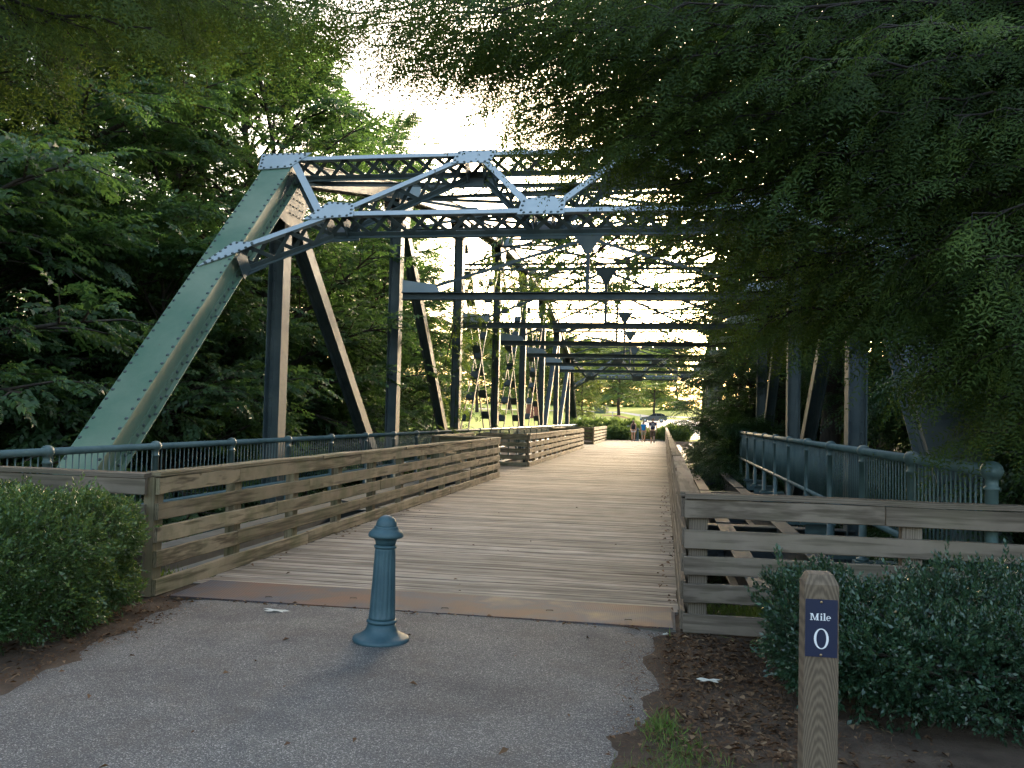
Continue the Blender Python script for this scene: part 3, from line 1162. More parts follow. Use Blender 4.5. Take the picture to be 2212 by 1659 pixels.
def run(parent, p, q, mk, face, cap=True, posts=True, step=1.5, p0=0.05, wob=1.0, boards=BZ, post_base=-0.3):
    """face: unit vector from the posts towards the boards' shown side"""
    p, q, face = Vector((p[0], p[1], 0)), Vector((q[0], q[1], 0)), Vector((face[0], face[1], 0))
    L = (q - p).length
    d = (q - p).normalized()
    ang = math.atan2(d.y, d.x)
    for zi, z in enumerate(boards):
        s = 0.0
        first = BL * (0.4 + 0.25 * ((zi * 2) % 3))
        while s < L - 0.02:
            ln = min(first if s == 0 and L > BL * 1.2 else BL, L - s)
            c = p + d * (s + ln / 2) + face * 0.0
            o = link('board', random.choice(BOARD[mk]), parent)
            # width stands upright: rotate so that local Y points up and the thickness faces out
            R = Matrix((d, Vector((0, 0, 1)), d.cross(Vector((0, 0, 1))))).transposed()
            if R.col[2].dot(face) < 0:
                R = Matrix((-d, Vector((0, 0, 1)), (-d).cross(Vector((0, 0, 1))))).transposed()
            o.rotation_euler = R.to_euler()
            o.location = c + face * (0.038 + random.uniform(-0.002, 0.003) * wob) + Vector((0, 0, z + random.uniform(-0.004, 0.004) * wob))
            o.scale = ((ln - 0.006) / BL, 1, 1)
            s += ln
    if cap:
        s = 0.0
        while s < L - 0.02:
            ln = min(BL, L - s)
            c = p + d * (s + ln / 2) - face * 0.025
            o = link('cap_board', random.choice(CAP[mk]), parent)
            o.location = c + Vector((random.uniform(-0.008, 0.008) * wob, random.uniform(-0.005, 0.005), 1.062 + random.uniform(-0.003, 0.004)))
            o.rotation_euler = (random.uniform(-0.02, 0.02) * wob, 0, ang + random.uniform(-0.004, 0.004) * wob)
            o.scale = ((ln - 0.006) / BL, 1, 1)
            s += ln
    if posts:
        s = p0
        while s < L:
            o = link('post', POST[mk], parent)
            c = p + d * s - face * 0.055
            hgt = 1.018 - post_base
            o.rotation_euler = (0, -PI / 2, ang if True else 0)
            o.location = c + Vector((0, 0, post_base + hgt / 2))
            o.scale = (hgt, 1, 1)
            s += step


par_l1 = thing('timber_parapet', (-4.3, 6.9, 0), 'weathered five-board timber parapet beside the clipped hedge, with a cornered overlook beyond', 'parapet', 'timber parapets of the deck')
run(par_l1, (-4.34, 6.95), (-4.34, 23.0), 'board', (1, 0), p0=0.07, step=1.45)
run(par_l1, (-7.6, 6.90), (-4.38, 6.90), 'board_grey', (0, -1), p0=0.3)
run(par_l1, (-6.15, 23.05), (-4.36, 23.05), 'board', (0, 1), p0=0.1)
run(par_l1, (-6.17, 23.1), (-6.17, 28.1), 'board', (1, 0), p0=0.2)
par_l2 = thing('timber_parapet', (-4.3, 28.2, 0), 'middle run of timber parapet with a squared corner facing the viewer across the deck opening', 'parapet', 'timber parapets of the deck')
run(par_l2, (-6.1, 28.2), (-4.38, 28.2), 'board', (0, -1), p0=0.35)
run(par_l2, (-4.34, 28.25), (-4.34, 48.0), 'board', (1, 0), p0=0.07)
run(par_l2, (-6.15, 48.05), (-4.36, 48.05), 'board', (0, 1), p0=0.1)
run(par_l2, (-6.17, 48.1), (-6.17, 54.9), 'board', (1, 0), p0=0.2)
par_l3 = thing('timber_parapet', (-4.3, 55.0, 0), 'farthest short run of timber parapet near the three walkers', 'parapet', 'timber parapets of the deck')
run(par_l3, (-6.1, 55.0), (-4.38, 55.0), 'board', (0, -1), p0=0.35)
run(par_l3, (-4.34, 55.05), (-4.34, 67.5), 'board', (1, 0), p0=0.07)
par_r = thing('timber_parapet', (0.18, 6.9, 0), 'grey timber parapet with wavy cap turning a corner behind the mile marker', 'parapet', 'timber parapets of the deck')
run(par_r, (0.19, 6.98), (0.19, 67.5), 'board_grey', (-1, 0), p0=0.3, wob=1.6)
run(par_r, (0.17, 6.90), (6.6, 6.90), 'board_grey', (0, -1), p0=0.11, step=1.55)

# ------------------------------------------------------------------ pipe railings of the old roadway
bal = MB()
bal.lathe([(0.0085, 0.0), (0.0085, 0.74)], 6)
BAL = bal.mesh('baluster', 'rail', True)
rp = MB()
rp.lathe([(0.075, -1.32), (0.075, -1.29), (0.046, -1.285), (0.046, -0.14), (0.056, -0.135), (0.056, -0.115), (0.046, -0.11), (0.046, -0.06), (0.062, -0.045), (0.078, -0.015), (0.081, 0.01), (0.07, 0.045), (0.045, 0.068), (0.012, 0.078)], 14)
RPOST = rp.mesh('rail_post', 'rail', True)


def railing(x, ztop, ys, label, y0, y1, nmax):
    r = thing('pipe_railing', (x, y0, ztop - 1.32), label, 'railing', 'pipe railings of the old roadway')
    b = MB()
    b.tube([(x, y0, ztop), (x, y1, ztop)], [0.046, 0.046], 14)
    part('top_rail', b, 'rail', r, True)
    b = MB()
    b.tube([(x, y0, ztop - 0.80), (x, y1, ztop - 0.80)], [0.036, 0.036], 12)
    part('bottom_rail', b, 'rail', r, True)
    for y in ys:
        o = link('rail_post', RPOST, r)
        o.location = (x, y, ztop)
    stuff = MB()
    n = 0
    y = y0 + 0.06
    while y < y1:
        if all(abs(y - q) > 0.07 for q in ys):
            if n < nmax:
                o = link('baluster', BAL, r)
                o.location = (x, y, ztop - 0.775)
                n += 1
            else:
                stuff.box(x - 0.0085, x + 0.0085, y - 0.0085, y + 0.0085, ztop - 0.77, ztop - 0.03)
        y += 0.118
    if stuff.v:
        part('balusters', stuff, 'rail', r, kind='stuff')
    for y in ys:
        b = MB()
        sg = -1 if x < XC else 1
        b.box(min(x - 0.1, x + sg * 0.45), max(x + 0.1, x + sg * 0.45), y - 0.1, y + 0.1, ztop - 1.36, ztop - 1.3215)
        b.box(min(x - 0.02, x + sg * 0.45), max(x + 0.02, x + sg * 0.45), y - 0.012, y + 0.012, ztop - 1.62, ztop - 1.3605)
        part('bracket', b, 'rail', r)


railing(-7.0, 1.085, [9.0 + 2.18 * k for k in range(30)], 'teal pipe railing with ball joints passing the green end post', 6.2, 73.0, 290)
railing(2.4, 1.30, [6.98 + 2.1 * k for k in range(15)], 'teal pipe railing in shade beyond the cornered grey parapet', 6.9, 37.0, 240)


# ------------------------------------------------------------------ bollards
def bollard_parts():
    n = 64

    def flute(i, t):
        return 1.0 - 0.045 * (0.5 + 0.5 * math.cos(t * 16)) ** 2
    base = MB()
    base.lathe([(0.195, 0), (0.20, 0.012), (0.197, 0.028), (0.18, 0.036), (0.148, 0.050), (0.118, 0.072), (0.104, 0.098), (0.098, 0.128)], 48)
    r1 = MB()
    r1.lathe([(0.094, 0.128), (0.104, 0.134), (0.107, 0.143), (0.104, 0.152), (0.094, 0.158)], 48)
    sh = MB()
    sh.lathe([(0.094, 0.158), (0.0935, 0.175)] + [(0.0925 - 0.0205 * k / 8, 0.18 + 0.455 * k / 8) for k in range(9)] + [(0.0715, 0.64), (0.0715, 0.655)], 128,
             rfn=lambda i, t: flute(i, t) if 2 <= i <= 10 else 1.0)
    r2 = MB()
    r2.lathe([(0.071, 0.655), (0.080, 0.660), (0.082, 0.667), (0.080, 0.674), (0.071, 0.679)], 48)
    cap = MB()
    cap.lathe([(0.070, 0.679), (0.074, 0.705), (0.086, 0.725), (0.112, 0.731), (0.122, 0.737), (0.125, 0.748), (0.118, 0.768), (0.100, 0.785), (0.086, 0.793), (0.086, 0.798), (0.085, 0.806), (0.080, 0.811)], 48)
    dm = MB()
    dm.lathe([(0.0745, 0.811)] + [(0.0745 * math.cos(a), 0.811 + 0.078 * math.sin(a)) for a in np.linspace(0.05, 1.5, 9)], 40)
    return [('base', base), ('ring', r1), ('shaft', sh), ('ring', r2), ('collar', cap), ('dome', dm)]


BP = [(n_, mb.mesh(n_, 'bollard', True)) for n_, mb in bollard_parts()]
for loc, lab in (((-1.945, 5.98, 0.012), 'fluted teal cast bollard standing on the asphalt before the deck'),
                 ((-1.92, 67.2, 0.0), 'small teal bollard between the walkers at the far end of the deck')):
    r = thing('bollard', loc, lab, 'bollard', 'teal bollards guarding the deck ends')
    for n_, me in BP:
        o = link(n_, me)
        o.parent = r
    if loc[1] < 10:
        r.rotation_euler = (0, 0.021, 0)
    else:
        r.scale = (1.05, 1.05, 1.12)

# ------------------------------------------------------------------ mile marker
mm = thing('mile_marker', (0.615, 3.62, 0), 'chamfered timber post carrying a dark blue Mile 0 plate', 'marker post')
w = 0.064
b = MB()
x0, y0 = 0.615, 3.62
for (za, wa), (zb, wb) in (((-0.25, w), (0.997, w)), ((0.997, w), (1.035, w - 0.019))):
    b.poly([(x0 - wa, y0 - wa, za), (x0 + wa, y0 - wa, za), (x0 + wa, y0 + wa, za), (x0 - wa, y0 + wa, za), (x0 - wb, y0 - wb, zb), (x0 + wb, y0 - wb, zb), (x0 + wb, y0 + wb, zb), (x0 - wb, y0 + wb, zb)],
           [(0, 1, 5, 4), (1, 2, 6, 5), (2, 3, 7, 6), (3, 0, 4, 7)] + ([(4, 5, 6, 7)] if za > 0 else []))
me = b.mesh('post', None)
# grain runs up the post: give it its own upright wood
def m_postwood():
    m, nt, ns, ls, B = mat('marker_post_wood')
    geo = ns.new('ShaderNodeTexCoord')
    mp = ns.new('ShaderNodeMapping')
    mp.inputs['Location'].default_value = (-0.61 * 19, -3.5 * 6, 0.35)
    mp.inputs['Scale'].default_value = (19, 6, 2.1)
    ls.new(geo.outputs['Object'], mp.inputs[0])
    wv = nd(ns, 'ShaderNodeTexWave', wave_type='RINGS', rings_direction='Y')
    wv.inputs['Scale'].default_value = 3.4
    wv.inputs['Distortion'].default_value = 2.6
    wv.inputs['Detail'].default_value = 4
    wv.inputs['Detail Scale'].default_value = 2.0
    ls.new(mp.outputs[0], wv.inputs['Vector'])
    mp2 = ns.new('ShaderNodeMapping')
    mp2.inputs['Scale'].default_value = (90, 90, 5)
    ls.new(geo.outputs['Object'], mp2.inputs[0])
    n1 = noise(ns, ls, mp2.outputs[0], 1, 5, 0.6)
    ad = nd(ns, 'ShaderNodeMath', operation='MULTIPLY_ADD')
    ls.new(n1.outputs['Fac'], ad.inputs[0])
    ad.inputs[1].default_value = 0.5
    h = nd(ns, 'ShaderNodeMath', operation='MULTIPLY')
    ls.new(wv.outputs['Fac'], h.inputs[0])
    h.inputs[1].default_value = 0.5
    ls.new(h.outputs[0], ad.inputs[2])
    r = ramp(ns, [(0.15, (0.075, 0.053, 0.034)), (0.85, (0.17, 0.125, 0.082))])
    ls.new(ad.outputs[0], r.inputs[0])
    ls.new(r.outputs[0], B.inputs['Base Color'])
    B.inputs['Roughness'].default_value = 0.85
    bump(ns, ls, ad.outputs[0], 0.5, 0.004, B)
    return m


me.materials.append(m_postwood())
link('post', me, mm)
MT['signblue'] = m_plain('navy_sign_enamel', (0.005, 0.011, 0.040), 0.45, var=0.06)
MT['white'] = m_plain('white_sign_paint', (0.72, 0.72, 0.74), 0.5, var=0.04)
MT['screw'] = m_plain('brass_screw', (0.35, 0.25, 0.14), 0.4, 0.8)
sx0, sx1, sz0, sz1 = x0 - 0.0605, x0 + 0.0585, 0.722, 0.942
yf = y0 - w
b = MB()
b.box(sx0, sx1, yf - 0.004, yf - 0.0002, sz0, sz1)
plate = part('sign_plate', b, 'signblue', mm)
for z in (sz0 + 0.008, sz1 - 0.010):
    b = MB()
    b.lathe([(0.0055, 0), (0.004, 0.0025), (0.001, 0.003)], 8)
    o = link('screw', b.mesh('screw', 'screw', True), plate)
    o.location = (x0 - 0.002, yf - 0.0042, z)
    o.rotation_euler = (PI / 2, 0, 0)
LY = [0]


def glyph(polys, name):
    g = MB()
    for pts in polys:
        LY[0] += 1
        yy = yf - 0.0046 - 0.00012 * (LY[0] % 9)
        g.prism([(x, yy, z) for x, z in pts], (0, 1, 0), 0.0004)
    part(name, g, 'white', plate)


def ringpts(cx_, cz, ro, rzo, ri, rzi, a0=0, a1=2 * PI, n=28):
    out = []
    for i in range(n):
        ta, tb = a0 + (a1 - a0) * i / n, a0 + (a1 - a0) * (i + 1) / n
        out.append([(cx_ + ro * math.cos(ta), cz + rzo * math.sin(ta)), (cx_ + ro * math.cos(tb), cz + rzo * math.sin(tb)),
                    (cx_ + ri * math.cos(tb), cz + rzi * math.sin(tb)), (cx_ + ri * math.cos(ta), cz + rzi * math.sin(ta))])
    return out


zc = 0.8
glyph(ringpts(x0 - 0.001, 0.792, 0.0275, 0.0395, 0.0185, 0.036), 'digit')
zb, h = 0.862, 0.026
R = lambda xa, xb, za, zt: [(xa, za), (xb, za), (xb, zt), (xa, zt)]
xm = x0 - 0.0435
glyph([R(xm + 0.003, xm + 0.006, zb, zb + h), R(xm, xm + 0.010, zb, zb + 0.0022), R(xm, xm + 0.009, zb + h - 0.0022, zb + h),
       [(xm + 0.004, zb + h), (xm + 0.0105, zb + h), (xm + 0.0185, zb + 0.002), (xm + 0.0165, zb)], [(xm + 0.0165, zb), (xm + 0.0185, zb), (xm + 0.0285, zb + h), (xm + 0.026, zb + h)],
       R(xm + 0.0245, xm + 0.0305, zb, zb + h), R(xm + 0.0215, xm + 0.0335, zb, zb + 0.0022), R(xm + 0.026, xm + 0.0335, zb + h - 0.0022, zb + h)], 'letter')
xi = xm + 0.0375
glyph([R(xi + 0.002, xi + 0.007, zb, zb + 0.018), R(xi, xi + 0.009, zb, zb + 0.0022), R(xi, xi + 0.006, zb + 0.0155, zb + 0.018)] +
      [[(xi + 0.0045 + 0.0031 * math.cos(a), zb + 0.024 + 0.0031 * math.sin(a)) for a in np.linspace(0, 2 * PI, 13)[:-1]]], 'letter')
xl = xi + 0.0115
glyph([R(xl + 0.002, xl + 0.007, zb, zb + 0.028), R(xl, xl + 0.009, zb, zb + 0.0022), R(xl, xl + 0.006, zb + 0.0258, zb + 0.028)], 'letter')
xe = xl + 0.0195
glyph(ringpts(xe, zb + 0.009, 0.0085, 0.0095, 0.0045, 0.0078, 0.0, 5.35, 22) + [R(xe - 0.007, xe + 0.0075, zb + 0.0085, zb + 0.0108)], 'letter')


# ------------------------------------------------------------------ foliage engine
def leaf_quads(L, W_, fold=0.25, curl=0.15):
    return np.array([(0, 0, 0), (L * 0.45, W_ / 2, fold * W_), (L, 0, -curl * L), (L * 0.45, -W_ / 2, fold * W_)])


def rotz(a):
    c, s = math.cos(a), math.sin(a)
    return np.array([(c, -s, 0), (s, c, 0), (0, 0, 1)])


def rotx(a):
    c, s = math.cos(a), math.sin(a)
    return np.array([(1, 0, 0), (0, c, -s), (0, s, c)])


def roty(a):
    c, s = math.cos(a), math.sin(a)
    return np.array([(c, 0, s), (0, 1, 0), (-s, 0, c)])


def tmpl_broad(seed, n=15, L=0.145, W_=0.082, length=0.62):
    rn = random.Random(seed)
    out = []
    for i in range(n):
        t = 0.12 + 0.88 * i / (n - 1)
        sgn = 1 if i % 2 else -1
        s = rn.uniform(0.75, 1.15) * (1.0 - 0.25 * abs(t - 0.5))
        q = leaf_quads(L * s, W_ * s)
        ang = sgn * rn.uniform(0.55, 1.15) if i < n - 1 else 0
        q = q @ rotx(rn.uniform(-0.6, 0.6)).T @ roty(rn.uniform(-0.1, 0.45)).T @ rotz(ang).T
        q = q + np.array((t * length, 0, -0.12 * t * t * length))
        out.append(q)
    return np.array(out)


def tmpl_pinnate(seed, pairs=6, L=0.105, W_=0.046, length=0.46):
    rn = random.Random(seed)
    out = []
    for leafi in range(3):
        base = np.array((0.16 * leafi, 0, 0))
        yaw = (-0.8, 0.7, 0.0)[leafi] + rn.uniform(-0.2, 0.2)
        for i in range(pairs):
            t = 0.15 + 0.85 * i / (pairs - 1)
            for sgn in (-1, 1):
                q = leaf_quads(L * rn.uniform(0.85, 1.1), W_)
                q = q @ rotx(rn.uniform(-0.3, 0.3)).T @ roty(0.35).T @ rotz(sgn * 1.05).T
                q = q + np.array((t * length, 0, -0.45 * t * t * length))
                q = q @ rotz(yaw).T + base
                out.append(q)
    return np.array(out)


def tmpl_cypress(seed, fronds=5, pairs=5, L=0.047, W_=0.0108, flen=0.165, length=0.27):
    rn = random.Random(seed)
    out = []
    for f in range(fronds):
        t = 0.06 + 0.94 * f / (fronds - 1)
        sgn = 1 if f % 2 else -1
        yaw = sgn * rn.uniform(0.35, 0.95) if f < fronds - 1 else 0
        dr = rn.uniform(0.15, 0.75)
        fl = flen * rn.uniform(0.75, 1.2)
        org = np.array((t * length, 0, -0.2 * t * t * length))
        for i in range(pairs):
            u = 0.06 + 0.94 * i / (pairs - 1)
            for sg in (-1, 1):
                s = (1.0 - 0.55 * u * u) * rn.uniform(0.9, 1.1)
                q = leaf_quads(L * s, W_, 0.1, 0.1) @ rotz(sg * 0.95).T
                q = q + np.array((u * fl, 0, 0))
                q = q @ rotx(rn.uniform(-0.15, 0.15) + sgn * 0.3).T @ roty(dr).T @ rotz(yaw).T + org
                out.append(q)
    return np.array(out)


def tmpl_tuft(seed, n=8, L=0.027, W_=0.013, length=0.06):
    """short upright hedge shoot"""
    rn = random.Random(seed)
    out = []
    for i in range(n):
        t = i / (n - 1)
        q = leaf_quads(L * rn.uniform(0.8, 1.15), W_, 0.2, 0.1)
        q = q @ rotx(rn.uniform(-0.5, 0.5)).T @ roty(-rn.uniform(0.2, 0.9)).T @ rotx(2.4 * i + rn.uniform(-0.4, 0.4)).T
        # spread round the shoot axis X
        q = q + np.array((t * length, 0, 0))
        out.append(q)
    return np.array(out)


def frames(T, N):
    T = T / np.linalg.norm(T, axis=1, keepdims=True)
    Bv = np.cross(N, T)
    ln = np.linalg.norm(Bv, axis=1, keepdims=True)
    Bv = np.where(ln > 1e-4, Bv / np.maximum(ln, 1e-6), np.array([[1.0, 0, 0]]))
    N2 = np.cross(T, Bv)
    return np.stack([T, Bv, N2], axis=2)          # columns


def scatter(name, tm_list, O, T, N, S, m, seed=0, base_tint=None, spread=0.35):
    rg = np.random.default_rng(seed)
    k = rg.integers(0, len(tm_list), len(O))
    vs, ts = [], []
    R_ = frames(T, N)
    if base_tint is None:
        base_tint = rg.normal(0.42, 0.16, len(O))
    for j, tm in enumerate(tm_list):
        idx = np.nonzero(k == j)[0]
        if not len(idx):
            continue
        v = np.einsum('nab,mkb->nmka', R_[idx], tm) * S[idx, None, None, None] + O[idx, None, None, :]
        vs.append(v.reshape(-1, 3))
        ts.append((base_tint[idx, None] + rg.normal(0, spread * 0.5, (len(idx), len(tm)))).ravel())
    v = np.concatenate(vs)
    q = np.arange(len(v)).reshape(-1, 4)
    return quad_mesh(name, v, q, m, False, np.clip(np.concatenate(ts), 0, 1))


class Tree:
    """tapered trunk, limbs, side branches, leafy twigs at their ends"""

    def __init__(s, seed, H, r, cb, R_, limbs, subs, twigs, lean=0.3, elev=(0.1, 1.0), droop=0.25, flat=0.35, scale=1.0, shape=0.38):
        rg = np.random.default_rng(seed)
        s.mb = MB()
        O, T, N, S = [], [], [], []
        n = 9
        tp = [np.array((0, 0, -0.6))]
        off = np.zeros(2)
        for i in range(1, n + 1):
            off = off + rg.normal(0, lean * 0.35, 2)
            tp.append(np.array((off[0], off[1], H * 0.96 * i / n)))
        tp = np.array(tp)
        rad = [r * 1.35] + [r * (1 - 0.9 * i / n) + 0.012 for i in range(1, n + 1)]
        s.mb.tube(tp, rad, 9)

        def trunk(t):
            f = t * n
            i = min(int(f), n - 1)
            return tp[i] + (tp[i + 1] - tp[i]) * (f - i)
        for i in range(limbs):
            tt = (i + rg.uniform(0, 1)) / limbs
            t = cb + (0.99 - cb) * tt
            az = i * 2.399 + rg.uniform(-0.4, 0.4)
            prof = max(0.12, 1 - abs((tt - shape) / (1.06 - shape if tt > shape else shape + 0.55)) ** 2)
            L = R_ * math.sqrt(prof) * rg.uniform(0.75, 1.12)
            el = elev[0] + (elev[1] - elev[0]) * tt + rg.uniform(-0.15, 0.15)
            d = np.array((math.cos(az) * math.cos(el), math.sin(az) * math.cos(el), math.sin(el)))
            p = trunk(t)
            pts = [p]
            m_ = 6
            dd = d.copy()
            for j in range(m_):
                dd = dd + rg.normal(0, 0.12, 3) + np.array((0, 0, -droop * (j + 1) / m_ * 0.5))
                dd = dd / np.linalg.norm(dd)
                pts.append(pts[-1] + dd * L / m_)
            pts = np.array(pts)
            lr = r * (0.38 * (1 - t) + 0.10)
            s.mb.tube(pts, [lr * (1 - 0.85 * j / m_) + 0.006 for j in range(m_ + 1)], 6, False)
            for j in range(subs):
                u = 0.18 + 0.82 * (j + rg.uniform(0, 1)) / subs
                f = u * m_
                a = min(int(f), m_ - 1)
                q0 = pts[a] + (pts[a + 1] - pts[a]) * (f - a)
                ld = pts[a + 1] - pts[a]
                ld = ld / np.linalg.norm(ld)
                sgn = 1 if j % 2 else -1
                side = np.cross(ld, (0, 0, 1))
                side = side / (np.linalg.norm(side) + 1e-6)
                sd_ = ld * 0.75 + side * sgn * rg.uniform(0.45, 1.1) + np.array((0, 0, rg.uniform(-0.3, 0.45)))
                sd_ = sd_ / np.linalg.norm(sd_)
                sl = L * 0.36 * (1.15 - 0.6 * u) * rg.uniform(0.7, 1.25) + 0.25 * scale
                q1 = q0 + sd_ * sl * 0.55 + np.array((0, 0, 0.02))
                q2 = q0 + sd_ * sl + np.array((0, 0, -droop * 0.35 * sl))
                s.mb.tube([q0, q1, q2], [lr * 0.22 + 0.006, lr * 0.13 + 0.005, 0.004], 4, False)
                for w_ in range(twigs):
                    vv = 0.15 + 0.85 * (w_ + rg.uniform(0, 1)) / twigs
                    o_ = q0 + (q1 - q0) * (vv / 0.55) if vv < 0.55 else q1 + (q2 - q1) * ((vv - 0.55) / 0.45)
                    sg2 = 1 if w_ % 2 else -1
                    s2 = np.cross(sd_, (0, 0, 1))
                    t_ = sd_ * 0.8 + s2 * sg2 * rg.uniform(0.3, 1.1) + np.array((0, 0, rg.uniform(-0.45, 0.30) - droop * 0.3))
                    O.append(o_ + rg.normal(0, 0.05, 3))
                    T.append(t_)
                    N.append(np.array((0, 0, 1.0)) + rg.normal(0, flat, 3))
                    S.append(rg.uniform(0.7, 1.25) * scale)
        s.O, s.T, s.N, s.S = map(np.array, (O, T, N, S))


TB = [tmpl_broad(i) for i in range(5)]
TP = [tmpl_pinnate(i) for i in range(4)]
TC = [tmpl_cypress(i) for i in range(4)]
TH = [tmpl_tuft(i) for i in range(5)]


def variant(tree, tms, m, seed, spread=0.4):
    return tree.mb.mesh('trunk', 'bark', True), scatter('crown', tms, tree.O, tree.T, tree.N, tree.S, MT[m], seed, None, spread)


def plant(name, meshes, x, y, rz, sc, label, cat='tree', group=None, z=None):
    zz = float(ground_h(x, y)) if z is None else z
    r = bpy.data.objects.new(name, None)
    COL.objects.link(r)
    r.location = (x, y, zz)
    r.rotation_euler = (0, 0, rz)
    r.scale = (sc, sc, sc) if isinstance(sc, (int, float)) else sc
    tag(r, label, cat, group)
    for n_, me in zip(('trunk', 'crown'), meshes):
        o = bpy.data.objects.new(n_, me)
        COL.objects.link(o)
        o.parent = r
        if n_ == 'crown':
            o['kind'] = 'stuff'
    return r


V_ELM = [variant(Tree(21, 17, 0.26, 0.06, 5.0, 54, 12, 9, 0.5), TB, 'leaf_left', 1),
         variant(Tree(22, 20, 0.30, 0.10, 5.4, 56, 12, 9, 0.6), TB, 'leaf_left', 2),
         variant(Tree(23, 9, 0.14, 0.03, 3.4, 40, 9, 8, 0.4, droop=0.4), TB, 'leaf_left', 3)]
LG = 'leafy trees on the left bank'
for i, (v_, x, y, rz, sc, lab) in enumerate([
        (0, -13.0, 12.8, 0.3, 0.95, 'dark leafy tree rising just outside the green sloping end post'),
        (1, -14.5, 18.0, 1.4, 0.95, 'tall leafy tree behind the first truss post, its boughs over the portal corner'),
        (0, -11.8, 24.5, 2.6, 0.95, 'leafy tree between the first and second truss posts'),
        (1, -14.6, 29.0, 4.1, 1.0, 'tall tree behind the second truss post reaching above the truss'),
        (0, -13.0, 36.5, 5.0, 0.82, 'leafy tree behind the third truss post'),
        (1, -19.0, 12.0, 2.2, 1.0, 'tall tree at the wood edge by the picture\'s left margin'),
        (0, -13.5, 47.0, 1.9, 0.62, 'leafy tree behind the crossed batten braces of the truss'),
        (2, -11.3, 17.5, 0.9, 0.95, 'low bushy sapling at the foot of the first truss post'),
        (2, -11.3, 21.0, 2.9, 0.8, 'low bushy sapling at the foot of the first diagonal brace'),
        (2, -12.5, 15.0, 4.4, 1.0, 'understorey sapling behind the pipe railing by the end post'),
        (2, -10.6, 30.5, 5.6, 0.85, 'young tree crowding the third truss post'),
        (2, -17.0, 25.0, 0.2, 1.1, 'understorey tree in the dark wood behind the second truss post'),
        (2, -14.5, 9.0, 2.0, 1.0, 'understorey tree at the picture\'s left margin above the railing'),
        (1, -14.8, 41.0, 0.5, 0.95, 'tall tree standing back behind the third and fourth truss posts'),
        (1, -13.2, 21.5, 3.0, 0.85, 'close tall tree right behind the first diagonal brace'),
        (0, -10.9, 33.5, 0.1, 0.75, 'close tree right behind the third truss post'),
        (0, -18.0, 52.0, 4.5, 0.75, 'tree on the left bank behind the ladder braces'),
        (2, -11.2, 26.0, 1.0, 0.85, 'low sapling at the foot of the second truss post'),
        (2, -13.0, 28.0, 2.2, 1.15, 'understorey tree behind the second diagonal brace'),
        (1, -20.0, 23.0, 0.8, 1.1, 'big tree deep in the wood beyond the first diagonal brace'),
        (0, -24.0, 31.0, 3.3, 1.15, 'tree deep in the wood left of the second diagonal brace'),
        (0, -14.0, 6.8, 1.2, 0.9, 'leafy tree at the far left margin close to the railing'),
        (0, -24.0, 13.0, 5.5, 1.1, 'background tree of the wood left of the sloping end post'),
        (2, -18.0, 18.0, 3.2, 1.2, 'understorey tree in the gloom left of the first truss post'),
        (2, -20.0, 33.0, 4.2, 1.3, 'understorey tree in the gloom between the second and third truss posts')]):
    plant('leafy_tree', V_ELM[v_], x, y, rz, sc, lab, group=LG)

